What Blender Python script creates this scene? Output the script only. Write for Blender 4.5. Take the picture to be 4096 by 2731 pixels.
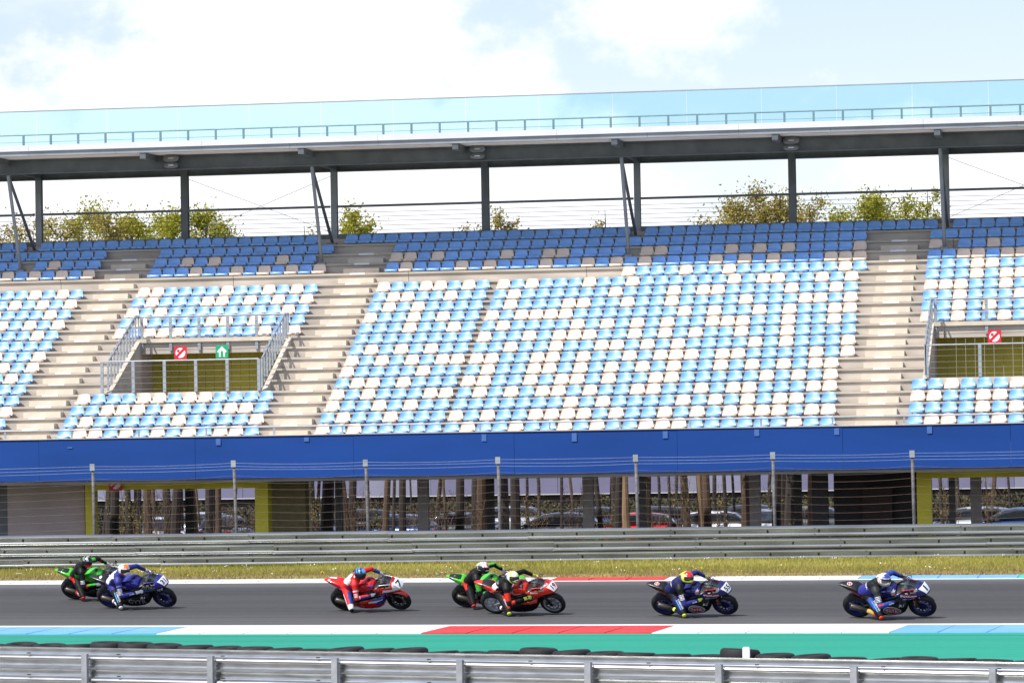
import bpy, bmesh, math, random
import numpy as np
from mathutils import Vector, Matrix
from mathutils.bvhtree import BVHTree

for _o in list(bpy.data.objects):
    bpy.data.objects.remove(_o)
scene = bpy.context.scene
col = scene.collection
RND = random.Random(7)

# ------------------------------------------------------------------ camera
F_PX = 15400.0                      # focal length in photograph pixels (4096 wide)
CAM_H = 4.2
YAW = math.radians(9.83); ROLL = math.radians(0.95); PITCH = math.atan(385 / F_PX)
CAM = Vector((0, 0, CAM_H))
FWD = Vector((-math.sin(YAW) * math.cos(PITCH), math.cos(YAW) * math.cos(PITCH), math.sin(PITCH)))
R0 = Vector((math.cos(YAW), math.sin(YAW), 0)); U0 = R0.cross(FWD)
RGT = R0 * math.cos(ROLL) - U0 * math.sin(ROLL); UPV = U0 * math.cos(ROLL) + R0 * math.sin(ROLL)
cd = bpy.data.cameras.new("camera"); cam = bpy.data.objects.new("camera", cd); col.objects.link(cam)
cd.sensor_width = 36.0; cd.lens = F_PX / 4096 * 36.0
cd.clip_start = 0.5; cd.clip_end = 6000
m3 = Matrix((RGT, UPV, -FWD)).transposed()
cam.matrix_world = Matrix.Translation(CAM) @ m3.to_4x4()
scene.camera = cam


def ray(x, y):
    return FWD + RGT * ((x - 2048) / F_PX) - UPV * ((y - 1365.5) / F_PX)


def at_y(x, y, Y):
    d = ray(x, y); return CAM + d * (Y / d.y)


def at_z(x, y, Z):
    d = ray(x, y); return CAM + d * ((Z - CAM_H) / d.z)


# ------------------------------------------------------------------ world, sun, exposure
SUN_TO = Vector((-0.50, -0.59, 1.0)).normalized()
el = math.asin(SUN_TO.z); az = math.atan2(SUN_TO.x, SUN_TO.y)
w = bpy.data.worlds.new("World"); scene.world = w; w.use_nodes = True
nt = w.node_tree; N = nt.nodes; L = nt.links
bg = N["Background"]; bg.inputs[1].default_value = 0.122
sky = N.new("ShaderNodeTexSky"); sky.sky_type = 'NISHITA'; sky.sun_disc = False
sky.sun_elevation = el; sky.sun_rotation = az % (2 * math.pi)
sky.altitude = 0; sky.air_density = 1.0; sky.dust_density = 0.6; sky.ozone_density = 3.0
tc = N.new("ShaderNodeTexCoord")


def wmath(op, a, b=None, c=None):
    n = N.new("ShaderNodeMath"); n.operation = op
    for i, v in enumerate((a, b, c)):
        if v is None: continue
        if hasattr(v, "links"): L.new(v, n.inputs[i])
        else: n.inputs[i].default_value = v
    return n.outputs[0]


def wnoise(scale, detail, rough, zs, off):
    mp = N.new("ShaderNodeMapping"); mp.inputs["Scale"].default_value = (1, 1, zs)
    mp.inputs["Location"].default_value = off
    L.new(tc.outputs["Generated"], mp.inputs["Vector"])
    n = N.new("ShaderNodeTexNoise"); n.inputs["Scale"].default_value = scale
    n.inputs["Detail"].default_value = detail; n.inputs["Roughness"].default_value = rough
    L.new(mp.outputs[0], n.inputs["Vector"]); return n.outputs["Fac"]


def wblob(px, py, r):
    """soft round cloud body around one direction of the sky"""
    d = ray(px, py).normalized()
    n = N.new("ShaderNodeVectorMath"); n.operation = 'DISTANCE'
    L.new(tc.outputs["Generated"], n.inputs[0]); n.inputs[1].default_value = d
    return wmath('SUBTRACT', 1.0, wmath('DIVIDE', n.outputs["Value"], r / F_PX))


fine = wnoise(55.0, 9, 0.58, 1.3, (0, 0, 0))
broad = wnoise(7.0, 6, 0.55, 2.4, (3.1, 0.4, 1.7))
body = None
for bx, by, br in ((1300, 420, 780), (560, 560, 560), (900, 250, 560), (1500, 160, 430), (150, 720, 520), (640, 290, 260), (3650, 700, 300), (3900, 760, 330), (2420, 640, 260),
                   (2700, -60, 420), (1950, 430, 330), (300, 900, 500), (1650, 800, 420), (2300, 850, 420)):
    b = wblob(bx, by, br)
    body = b if body is None else wmath('MAXIMUM', body, b)
dens = wmath('ADD', wmath('MULTIPLY', wmath('MAXIMUM', body, -0.35), 0.9), wmath('MULTIPLY', wmath('SUBTRACT', fine, 0.5), 1.7))
m1 = N.new("ShaderNodeMapRange"); m1.interpolation_type = 'SMOOTHSTEP'
m1.inputs[1].default_value = -0.12; m1.inputs[2].default_value = 0.46; L.new(dens, m1.inputs[0])
m2 = N.new("ShaderNodeMapRange"); m2.interpolation_type = 'SMOOTHSTEP'
m2.inputs[1].default_value = 0.50; m2.inputs[2].default_value = 0.66; L.new(broad, m2.inputs[0])
mask = wmath('MINIMUM', wmath('ADD', wmath('MULTIPLY', m1.outputs[0], 0.95), wmath('MULTIPLY', m2.outputs[0], 0.45)), 1.0)
mask = wmath('MINIMUM', wmath('ADD', wmath('MULTIPLY', mask, 0.85), 0.15), 1.0)
mix = N.new("ShaderNodeMixRGB"); L.new(mask, mix.inputs[0])
tint = N.new("ShaderNodeMixRGB"); tint.blend_type = 'MULTIPLY'; tint.inputs[0].default_value = 1.0; tint.inputs[2].default_value = (1.06, 0.935, 1.0, 1)
L.new(sky.outputs[0], tint.inputs[1]); L.new(tint.outputs[0], mix.inputs[1])
mix.inputs[2].default_value = (6.7, 6.75, 7.1, 1)
L.new(mix.outputs[0], bg.inputs[0])

sd = bpy.data.lights.new("sun", 'SUN'); sun = bpy.data.objects.new("sun", sd); col.objects.link(sun)
sd.energy = 4.2; sd.angle = math.radians(0.6); sd.color = (1.0, 0.955, 0.89)
sun.rotation_euler = SUN_TO.to_track_quat('Z', 'Y').to_euler(); sun.location = (-60, -40, 90)

scene.view_settings.view_transform = 'Standard'; scene.view_settings.look = 'None'
scene.view_settings.exposure = 0.55; scene.view_settings.gamma = 1.0
scene.view_settings.use_curve_mapping = False
scene.render.engine = 'CYCLES'
scene.cycles.max_bounces = 6; scene.cycles.transparent_max_bounces = 24

# ------------------------------------------------------------------ materials
MATS = {}


def leafy(m, fac=.45):
    n = m.node_tree.nodes; l = m.node_tree.links; p = n["Principled BSDF"]; o = n["Material Output"]
    tr = n.new("ShaderNodeBsdfTranslucent"); l.new(p.inputs["Base Color"].links[0].from_socket, tr.inputs[0])
    mx = n.new("ShaderNodeMixShader"); mx.inputs[0].default_value = fac; l.new(p.outputs[0], mx.inputs[1]); l.new(tr.outputs[0], mx.inputs[2]); l.new(mx.outputs[0], o.inputs[0]); return m


def mat(name, c, rough=0.5, metal=0.0, var=0.12, scale=6.0, coat=0.0, stretch=(1, 1, 1), bump=0.0, spec=0.5, c2=None):
    if name in MATS: return MATS[name]
    m = bpy.data.materials.new(name); m.use_nodes = True
    n = m.node_tree.nodes; l = m.node_tree.links; p = n["Principled BSDF"]
    p.inputs["Roughness"].default_value = rough; p.inputs["Metallic"].default_value = metal
    p.inputs["Specular IOR Level"].default_value = spec
    if coat:
        p.inputs["Coat Weight"].default_value = coat; p.inputs["Coat Roughness"].default_value = 0.06
    t = n.new("ShaderNodeTexCoord"); mp = n.new("ShaderNodeMapping"); mp.inputs["Scale"].default_value = stretch
    l.new(t.outputs["Object"], mp.inputs[0])
    nz = n.new("ShaderNodeTexNoise"); nz.inputs["Scale"].default_value = scale; nz.inputs["Detail"].default_value = 5
    l.new(mp.outputs[0], nz.inputs["Vector"])
    r = n.new("ShaderNodeValToRGB"); r.color_ramp.elements[0].position = 0.3; r.color_ramp.elements[1].position = 0.7
    a = [max(0, v * (1 - var)) for v in c]; b = [min(1, v * (1 + var)) for v in c] if c2 is None else c2
    r.color_ramp.elements[0].color = (*a, 1); r.color_ramp.elements[1].color = (*b, 1)
    l.new(nz.outputs["Fac"], r.inputs[0]); l.new(r.outputs[0], p.inputs["Base Color"])
    if bump:
        bp = n.new("ShaderNodeBump"); bp.inputs["Strength"].default_value = bump; bp.inputs["Distance"].default_value = 0.02
        l.new(nz.outputs["Fac"], bp.inputs["Height"]); l.new(bp.outputs[0], p.inputs["Normal"])
    MATS[name] = m; return m


def glass(name, tint, fac=0.12, rough=0.02, gloss=(1, 1, 1)):
    if name in MATS: return MATS[name]
    m = bpy.data.materials.new(name); m.use_nodes = True
    n = m.node_tree.nodes; l = m.node_tree.links; n.clear()
    o = n.new("ShaderNodeOutputMaterial"); tr = n.new("ShaderNodeBsdfTransparent"); tr.inputs[0].default_value = (*tint, 1)
    g = n.new("ShaderNodeBsdfGlossy"); g.inputs["Roughness"].default_value = rough; g.inputs[0].default_value = (*gloss, 1)
    nz = n.new("ShaderNodeTexNoise"); nz.inputs["Scale"].default_value = 3.0
    mr = n.new("ShaderNodeMath"); mr.operation = 'MULTIPLY'; mr.inputs[1].default_value = fac * 2
    l.new(nz.outputs["Fac"], mr.inputs[0])
    mx = n.new("ShaderNodeMixShader"); l.new(mr.outputs[0], mx.inputs[0]); l.new(tr.outputs[0], mx.inputs[1]); l.new(g.outputs[0], mx.inputs[2])
    l.new(mx.outputs[0], o.inputs[0]); MATS[name] = m; return m


# ------------------------------------------------------------------ mesh helpers
class MB:
    def __init__(s): s.v = []; s.f = []; s.m = []

    def add(s, vs, fs, mi=0):
        b = len(s.v); s.v.extend([tuple(v) for v in vs])
        for f in fs: s.f.append(tuple(i + b for i in f)); s.m.append(mi)
        return s

    def box(s, lo, hi, mi=0):
        (a, b, c), (d, e, g) = lo, hi
        return s.add([(a, b, c), (d, b, c), (d, e, c), (a, e, c), (a, b, g), (d, b, g), (d, e, g), (a, e, g)],
                     [(0, 3, 2, 1), (4, 5, 6, 7), (0, 1, 5, 4), (1, 2, 6, 5), (2, 3, 7, 6), (3, 0, 4, 7)], mi)

    def hexa(s, p, mi=0):   # 8 points: bottom 4 (ccw), top 4
        return s.add(p, [(0, 3, 2, 1), (4, 5, 6, 7), (0, 1, 5, 4), (1, 2, 6, 5), (2, 3, 7, 6), (3, 0, 4, 7)], mi)

    def tube(s, pts, r, n=8, mi=0, cap=True):
        pts = [Vector(p) for p in pts]; k = len(pts)
        rs = r if isinstance(r, (list, tuple)) else [r] * k
        vs = []; prev = None
        for i, p in enumerate(pts):
            t = (pts[min(i + 1, k - 1)] - pts[max(i - 1, 0)]).normalized()
            if prev is None:
                a = t.orthogonal().normalized()
            else:
                a = (prev - t * prev.dot(t)).normalized()
            prev = a; b = t.cross(a)
            for j in range(n):
                q = 2 * math.pi * j / n
                vs.append(p + (a * math.cos(q) + b * math.sin(q)) * rs[i])
        fs = [(i * n + j, i * n + (j + 1) % n, (i + 1) * n + (j + 1) % n, (i + 1) * n + j) for i in range(k - 1) for j in range(n)]
        if cap: fs += [tuple(range(n))[::-1], tuple((k - 1) * n + j for j in range(n))]
        return s.add(vs, fs, mi)

    def prism(s, prof, p0, p1, du, dv, mi=0, closed=True):
        """sweep a 2d profile (u, v) from p0 to p1"""
        p0 = Vector(p0); p1 = Vector(p1); du = Vector(du); dv = Vector(dv); n = len(prof)
        vs = [p0 + du * u + dv * v for u, v in prof] + [p1 + du * u + dv * v for u, v in prof]
        fs = [(j, (j + 1) % n, n + (j + 1) % n, n + j) for j in range(n if closed else n - 1)]
        if closed: fs += [tuple(range(n))[::-1], tuple(range(n, 2 * n))]
        return s.add(vs, fs, mi)

    def loft(s, secs, n=20, mi=0, cap=True, xform=None, colour=None, skip=None):
        """secs: (x, zb, zt, hw, e, y0) closed superellipse sections along x"""
        vs = []; k = len(secs)
        for sc in secs:
            x, zb, zt, hw = sc[:4]; e = sc[4] if len(sc) > 4 else 2.4; y0 = sc[5] if len(sc) > 5 else 0.0
            zc = (zb + zt) / 2; hz = (zt - zb) / 2
            for j in range(n):
                q = 2 * math.pi * j / n; c, d = math.cos(q), math.sin(q)
                vs.append(Vector((x, y0 + hw * math.copysign(abs(c) ** (2 / e), c), zc + hz * math.copysign(abs(d) ** (2 / e), d))))
        if xform: vs = [xform @ v for v in vs]
        fs = [(i * n + j, i * n + (j + 1) % n, (i + 1) * n + (j + 1) % n, (i + 1) * n + j) for i in range(k - 1) for j in range(n)]
        if cap: fs += [tuple(range(n)), tuple((k - 1) * n + j for j in range(n))[::-1]]
        if colour is None: return s.add(vs, fs, mi)
        b = len(s.v); s.v.extend([tuple(v) for v in vs])
        for f in fs:
            c = sum((vs[i] for i in f), Vector()) / len(f)
            if skip and skip(c): continue
            s.f.append(tuple(i + b for i in f)); s.m.append(colour(c))
        return s

    def lathe(s, prof, n, centre, axis='y', mi=0):
        """prof: (r, a) closed ring profile turned about an axis"""
        k = len(prof); vs = []
        for j in range(n):
            q = 2 * math.pi * j / n
            for r, a in prof:
                if axis == 'y': vs.append((centre[0] + r * math.cos(q), centre[1] + a, centre[2] + r * math.sin(q)))
                else: vs.append((centre[0] + r * math.cos(q), centre[1] + r * math.sin(q), centre[2] + a))
        fs = [(j * k + i, j * k + (i + 1) % k, ((j + 1) % n) * k + (i + 1) % k, ((j + 1) % n) * k + i) for j in range(n) for i in range(k)]
        return s.add(vs, fs, mi)

    def build(s, name, mats, parent=None, origin=None, smooth=False, kind=None, fix=True):
        me = bpy.data.meshes.new(name)
        o = Vector(origin) if origin is not None else Vector()
        me.from_pydata([(v[0] - o.x, v[1] - o.y, v[2] - o.z) for v in s.v], [], s.f)
        if not isinstance(mats, (list, tuple)): mats = [mats]
        for m in mats: me.materials.append(m)
        me.polygons.foreach_set("material_index", s.m)
        if fix:
            bm = bmesh.new(); bm.from_mesh(me); bmesh.ops.recalc_face_normals(bm, faces=bm.faces); bm.to_mesh(me); bm.free()
        if smooth:
            me.polygons.foreach_set("use_smooth", [True] * len(me.polygons))
        me.update()
        return link(name, me, parent, None if parent else origin, kind)


def link(name, me, parent=None, loc=None, kind=None):
    ob = bpy.data.objects.new(name, me); col.objects.link(ob)
    if parent: ob.parent = parent
    if loc is not None: ob.location = loc
    if kind: ob["kind"] = kind
    return ob


def tag(o, label, cat, group=None):
    o["label"] = label; o["category"] = cat
    if group: o["group"] = group
    return o


def thing(name, label, cat, loc=(0, 0, 0), group=None, mat4=None):
    o = bpy.data.objects.new(name, None); col.objects.link(o); o.empty_display_size = 0.2
    if mat4 is not None: o.matrix_world = mat4
    else: o.location = loc
    return tag(o, label, cat, group)


def auto_smooth(ob, ang=40):
    me = ob.data
    me.polygons.foreach_set("use_smooth", [True] * len(me.polygons))
    try: me.set_sharp_from_angle(angle=math.radians(ang))
    except Exception: pass
    return ob


# ------------------------------------------------------------------ ground: banked track, verge, run-off
TA = Vector((-27.307, 86.809)); TB = Vector((-3.432, 84.125))
TT = (TB - TA).normalized(); TN = Vector((-TT.y, TT.x)); TP = (TA + TB) / 2
BANK = 0.0330; TRACK_W = 13.7


def tn(x, y): return (Vector((x, y)) - TP).dot(TN)
def tt(x, y): return (Vector((x, y)) - TP).dot(TT)
def txy(t, n): return TP + TT * t + TN * n


def gz(n):
    if n > TRACK_W: return BANK * TRACK_W + min((n - TRACK_W) * 0.045, 0.26)
    return BANK * max(n, -8.0)


def on_track(x, y):
    d = ray(x, y)
    k = (CAM_H - BANK * (Vector((0, 0)) - TP).dot(TN)) / (BANK * (d.x * TN.x + d.y * TN.y) - d.z)
    return CAM + d * k


def strip(name, n0, n1, dz, m, t0=-160, t1=160, nx=2, kind="structure", step=3.0):
    mb = MB(); ns = [n0]
    for b in (-8.0, TRACK_W, TRACK_W + 5.8):
        if n0 < b < n1: ns.append(b)
    ns = sorted(ns + [n1])
    vs = []; fs = []
    for n in ns:
        for t in (t0, t1):
            p = txy(t, n); vs.append((p.x, p.y, gz(n) + dz))
    for i in range(len(ns) - 1): fs.append((2 * i, 2 * i + 1, 2 * i + 3, 2 * i + 2))
    mb.add(vs, fs); return mb.build(name, m, kind=kind, fix=False)


def asphalt_mat(name, base, streak, ang, line=None, marks=0.0, st=0.02):
    m = bpy.data.materials.new(name); m.use_nodes = True
    n = m.node_tree.nodes; l = m.node_tree.links; p = n["Principled BSDF"]; p.inputs["Roughness"].default_value = 0.78
    p.inputs["Specular IOR Level"].default_value = 0.35
    t = n.new("ShaderNodeTexCoord"); mp = n.new("ShaderNodeMapping"); mp.inputs["Rotation"].default_value = (0, 0, ang)
    l.new(t.outputs["Object"], mp.inputs[0])

    def nz(sx, sy, det, rough=.6):
        q = n.new("ShaderNodeMapping"); q.inputs["Scale"].default_value = (sx, sy, 1); l.new(mp.outputs[0], q.inputs[0])
        k = n.new("ShaderNodeTexNoise"); k.inputs["Scale"].default_value = 1.0; k.inputs["Detail"].default_value = det; k.inputs["Roughness"].default_value = rough
        l.new(q.outputs[0], k.inputs["Vector"]); return k.outputs["Fac"]

    def ma(op, a_, b_):
        k = n.new("ShaderNodeMath"); k.operation = op
        for i, v in enumerate((a_, b_)):
            if hasattr(v, "links"): l.new(v, k.inputs[i])
            else: k.inputs[i].default_value = v
        return k.outputs[0]
    n1 = nz(st, 2.2, 5, .7); n2 = nz(st * .6, .25, 3); n3 = nz(7, 7, 6)
    sm = ma('DIVIDE', ma('ADD', ma('ADD', ma('MULTIPLY', n1, 1.4), n2), ma('MULTIPLY', n3, .6)), 3.0)
    c2 = n.new("ShaderNodeMapRange"); c2.inputs[1].default_value = 0.38; c2.inputs[2].default_value = 0.62
    c2.inputs[3].default_value = 1 - streak; c2.inputs[4].default_value = 1 + streak; l.new(sm, c2.inputs[0])
    f = c2.outputs[0]
    if line is not None:      # rubbered racing line: wear across the width of the track
        sp_ = n.new("ShaderNodeSeparateXYZ"); l.new(mp.outputs[0], sp_.inputs[0])
        w_ = ma('DIVIDE', ma('ADD', ma('SUBTRACT', sp_.outputs[1], line), ma('MULTIPLY', ma('SUBTRACT', n2, .5), 2.0)), 13.7)
        r = n.new("ShaderNodeValToRGB"); e = r.color_ramp.elements; e[0].position = 0; e[0].color = (.72, .71, .70, 1); e[1].position = 1; e[1].color = (1.05, 1.05, 1.02, 1)
        for ps, v in ((.12, .60), (.30, .46), (.70, .44), (.84, .54), (.93, .92)):
            k = e.new(ps); k.color = (v, v, v, 1)
        l.new(w_, r.inputs[0]); f = ma('MULTIPLY', f, r.outputs[0])
    if marks:
        n4 = nz(.012, 3.5, 2, .5); mr = n.new("ShaderNodeMapRange"); mr.inputs[1].default_value = .60; mr.inputs[2].default_value = .68; mr.inputs[3].default_value = 1; mr.inputs[4].default_value = 1 - marks
        l.new(n4, mr.inputs[0]); f = ma('MULTIPLY', f, mr.outputs[0])
    vm = n.new("ShaderNodeVectorMath"); vm.operation = 'SCALE'; vm.inputs[0].default_value = base; l.new(f, vm.inputs["Scale"])
    l.new(vm.outputs[0], p.inputs["Base Color"])
    bp = n.new("ShaderNodeBump"); bp.inputs["Strength"].default_value = 0.25; bp.inputs["Distance"].default_value = 0.01
    l.new(n3, bp.inputs["Height"]); l.new(bp.outputs[0], p.inputs["Normal"])
    return m


track_ang = math.atan2(TT.y, TT.x)
M_ASPH = asphalt_mat("racing_asphalt", (0.112, 0.111, 0.109), 0.30, -track_ang, line=TN.dot(TP), marks=.25)
M_PARK = asphalt_mat("car_park_asphalt", (0.06, 0.06, 0.062), 0.2, 0.3)
M_GREENP = asphalt_mat("green_runoff_paint", (0.014, 0.26, 0.175), 0.16, -track_ang, marks=.45)
M_WHITE_P = mat("white_road_paint", (0.66, 0.66, 0.65), 0.6, var=0.14, scale=2, stretch=(.35, 3, 1))
M_RED_P = mat("red_kerb_paint", (0.55, 0.028, 0.022), 0.55, var=0.22, scale=2, stretch=(.35, 3, 1))
M_BLUE_P = mat("pale_blue_kerb_paint", (0.15, 0.36, 0.67), 0.55, var=0.18, scale=2, stretch=(.35, 3, 1))
M_GRASS = mat("verge_soil", (0.30, 0.235, 0.10), 0.95, var=0.3, scale=1.3, stretch=(0.3, 1.6, 1), c2=(0.27, 0.28, 0.06), bump=0.6)
M_FIELD = mat("far_field", (0.07, 0.085, 0.03), 0.95, var=0.3, scale=0.4)

g = MB(); S = 2500
g.add([(-S, -S, -0.46), (S, -S, -0.46), (S, S, -0.46), (-S, S, -0.46)], [(0, 1, 2, 3)])
g.build("ground", M_FIELD, kind="structure", fix=False)
pk = MB(); pk.add([(-120, 107.2, -0.30), (80, 107.2, -0.30), (80, 186, -0.30), (-120, 186, -0.30)], [(0, 1, 2, 3)])
pk.build("car_park", M_PARK, kind="structure", fix=False)
strip("track", -0.28, TRACK_W, 0.0, M_ASPH)
strip("runoff", -40, -0.28, -0.004, M_GREENP)
M_SERV = mat("infield_gravel", (0.20, 0.185, 0.165), 0.95, var=0.2, scale=2.5, bump=.3)
sv = MB()
_a = at_z(-6000, 2583, 0.76); _b = at_z(10000, 2646, 0.76); _a.z = _b.z = -.254
_na = at_z(0, 2583, .76); _nb = at_z(4096, 2646, .76); _d = (_nb - _na); _d.z = 0; _d.normalize(); _n = Vector((_d.y, -_d.x, 0))
sv.add([tuple(Vector((_na.x, _na.y, -.254)) + _d * u - _n * v) for u, v in ((-90, .1), (110, .1), (110, -90), (-90, -90))], [(0, 1, 2, 3)])
sv.build("infield", M_SERV, kind="structure", fix=False)
strip("grass_verge", TRACK_W, 21.5, -0.006, M_GRASS)


def line_strip(name, n0, n1):
    mb = MB(); vs = []
    for t in (-160, 160):
        for n in (n0, n1):
            p = txy(t, n); vs.append((p.x, p.y, gz(n) + 0.005))
    mb.add(vs, [(0, 2, 3, 1)]); return mb.build(name, M_WHITE_P, kind="structure", fix=False)


line_strip("white_edge_line", -0.27, 0.06)
line_strip("white_edge_line", TRACK_W - 0.28, TRACK_W - 0.002)


def kerb(name, n0, n1, bounds, block, x0, x1, skew, saw):
    """bounds: list of (t start, material) ; blocks about one metre long with slanted ends"""
    root = bpy.data.objects.new(name, None); col.objects.link(root); root["kind"] = "structure"
    c = txy(0, n0); root.location = (c.x, c.y, gz(n0))
    t = x0; i = 0
    while t < x1:
        mm = bounds[0][1]
        for b, mt in bounds:
            if t + block * 0.5 >= b: mm = mt
        g_ = 0.006
        pts = []
        lo0 = 0.012; hi0 = 0.012 + saw
        for z in (-0.05, None):
            for (tt_, nn, zz) in ((t + g_ - skew, n0, lo0), (t + block - g_ - skew, n0, hi0), (t + block - g_, n1, lo0 * 0.5), (t + g_, n1, lo0 * 0.5)):
                p = txy(tt_, nn); pts.append((p.x, p.y, gz(nn) + (z if z is not None else zz)))
        mb = MB(); mb.hexa(pts); mb.build("kerb_block", mm, root, origin=root.location)
        t += block; i += 1
    return root


def tpx(x, y): p = on_track(x, y); return tt(p.x, p.y)


nb = [(-99, M_BLUE_P), (tpx(745, 2508), M_WHITE_P), (tpx(1706, 2507), M_RED_P), (tpx(2632, 2503), M_WHITE_P), (tpx(3637, 2497), M_BLUE_P)]
# kerb block grid starts on the first colour change so that the colours meet on joints
BL = (nb[4][0] - nb[1][0]) / 16
kerb("near_kerb", -2.25, -0.28, nb, BL, nb[1][0] - BL * 8, nb[4][0] + BL * 8, 0.05, 0.010)
fb = [(-99, M_WHITE_P), (tpx(2150, 2318), M_RED_P), (tpx(2610, 2315), M_WHITE_P), (tpx(3400, 2305), M_BLUE_P), (tpx(4010, 2300), mat("teal_kerb_paint", (0.05, 0.45, 0.36), 0.55))]
kerb("far_kerb", TRACK_W + 0.0, TRACK_W + 1.05, fb, 1.02, -24, 24, -0.1, 0.02)

# grass blades and flowers on the verge (uncountable: one object each)
M_BLADE = mat("grass_blades", (0.37, 0.38, 0.055), 0.8, var=0.3, scale=0.7, stretch=(0.4, 1, 1), c2=(0.52, 0.46, 0.12))
M_DRY = mat("dry_grass_blades", (0.38, 0.28, 0.125), 0.9, var=0.3, scale=0.9)
rs = np.random.RandomState(3)


def blades(name, count, nlo, nhi, hlo, hhi, m, label):
    t = rs.uniform(-21, 22, count); n = nlo + (nhi - nlo) * rs.uniform(0, 1, count)
    P = np.stack([TP.x + TT.x * t + TN.x * n, TP.y + TT.y * t + TN.y * n], 1)
    keep = P[:, 1] < 105.9; P = P[keep]; n = n[keep]; k = len(P)
    z = np.array([gz(v) for v in n]) - 0.01
    a = rs.uniform(0, 2 * np.pi, k); wd = rs.uniform(0.008, 0.02, k); hh = rs.uniform(hlo, hhi, k)
    dx = np.cos(a) * wd; dy = np.sin(a) * wd; lx = rs.normal(0, .35, k) * hh; ly = rs.normal(0, .35, k) * hh
    V = np.zeros((k, 3, 3))
    V[:, 0] = np.stack([P[:, 0] - dx, P[:, 1] - dy, z], 1); V[:, 1] = np.stack([P[:, 0] + dx, P[:, 1] + dy, z], 1)
    V[:, 2] = np.stack([P[:, 0] + lx, P[:, 1] + ly, z + hh], 1)
    me = bpy.data.meshes.new(name); me.from_pydata(V.reshape(-1, 3).tolist(), [], np.arange(k * 3).reshape(-1, 3).tolist())
    me.materials.append(m)
    o = link(name, me, kind="stuff"); o["label"] = label; o["category"] = name.split("_")[0]
    return o


blades("grass", 60000, TRACK_W + 2.2, 21.0, 0.05, 0.14, M_BLADE, "short green grass on the verge below the far guardrail")
blades("grass_dry", 34000, TRACK_W + 1.05, TRACK_W + 4.0, 0.03, 0.09, M_DRY, "dry tan grass along the far edge of the track")
mb = MB()
for i in range(100):
    t = RND.uniform(-20, 21); n = RND.uniform(TRACK_W + 1.3, 20.5); p = txy(t, n)
    if p.y > 105.7: continue
    h_ = RND.uniform(0.08, 0.15); r_ = RND.uniform(0.009, 0.020); mi = 0 if RND.random() < 0.75 else 1
    c = Vector((p.x, p.y, gz(n) + h_))
    for q in range(3):
        d = Vector((RND.uniform(-.09, .09), RND.uniform(-.09, .09), RND.uniform(-.02, .02)))
        vs = [c + d + Vector((r_ * math.cos(2 * math.pi * k / 6), r_ * math.sin(2 * math.pi * k / 6), 0.012 * (k % 2))) for k in range(6)]
        vs.append(c + d + Vector((0, 0, 0.02))); mb.add(vs, [(k, (k + 1) % 6, 6) for k in range(6)], mi)
o = mb.build("wild_flowers", [mat("daisy_white", (0.8, 0.8, 0.76), 0.7), mat("dandelion_yellow", (0.75, 0.55, 0.03), 0.7)], kind="stuff", fix=False)
o["label"] = "tiny white and yellow flowers dotted over the grass verge"; o["category"] = "flowers"

# ------------------------------------------------------------------ guardrails
M_GALV = mat("galvanised_steel", (0.52, 0.535, 0.53), 0.30, metal=0.92, var=0.2, scale=2.0, stretch=(0.6, 3, 6))
M_GALV_D = mat("weathered_galvanised_post", (0.33, 0.345, 0.35), 0.55, metal=0.5, var=0.2, scale=5)
M_BOLT = mat("dark_bolt", (0.04, 0.04, 0.04), 0.5, metal=0.5)
M_GALV_F = mat("weathered_track_rail", (0.42, 0.43, 0.405), 0.22, metal=0.9, var=0.25, scale=1.2, stretch=(0.5, 3, 6))
WB = [(0.0, .156), (.012, .150), (.060, .124), (.080, .110), (.083, .094), (.083, .066), (.075, .050), (.02, .022), (.008, 0), (.02, -.022), (.075, -.050), (.083, -.066), (.083, -.094), (.080, -.110), (.060, -.124), (.012, -.150), (0, -.156)]
WB2 = WB + [(u - .006, v) for u, v in WB[::-1]]

rail = thing("guardrail", "triple beam galvanised guardrail between the grass verge and the blue stand", "guardrail", (-20, 106, gz(20)))
RY = 106.0
for k, zc in enumerate((1.494, 1.178, 0.862)):
    x = -38.0 + 0.7 * k
    while x < 0.5:
        mb = MB(); dy = RND.uniform(-.008, .008)
        mb.prism(WB2, (x, RY - .004 * (int(x) % 2), zc + dy), (x + 4.03, RY - .004 * (int(x) % 2), zc + dy), (0, -1, 0), (0, 0, 1))
        b = mb.build("w_beam", M_GALV_F, rail, origin=rail.location); auto_smooth(b, 30)
        for bx in (0.10, 1.35, 2.68):
            mb2 = MB(); mb2.box((x + bx, RY - .030, zc - .014), (x + bx + .05, RY - .006, zc + .014))
            mb2.build("bolt", M_BOLT, b, origin=rail.location)
        x += 4.0
x = -38.0
while x < 1:
    mb = MB(); mb.prism([(0, 0), (.1, 0), (.1, .006), (.006, .006), (.006, .05), (.1, .05), (.1, .056), (0, .056)], (x, RY + .02, 0.3), (x, RY + .02, 1.62), (0, 1, 0), (1, 0, 0))
    mb.build("post", M_GALV_D, rail, origin=rail.location); x += 1.333

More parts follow.
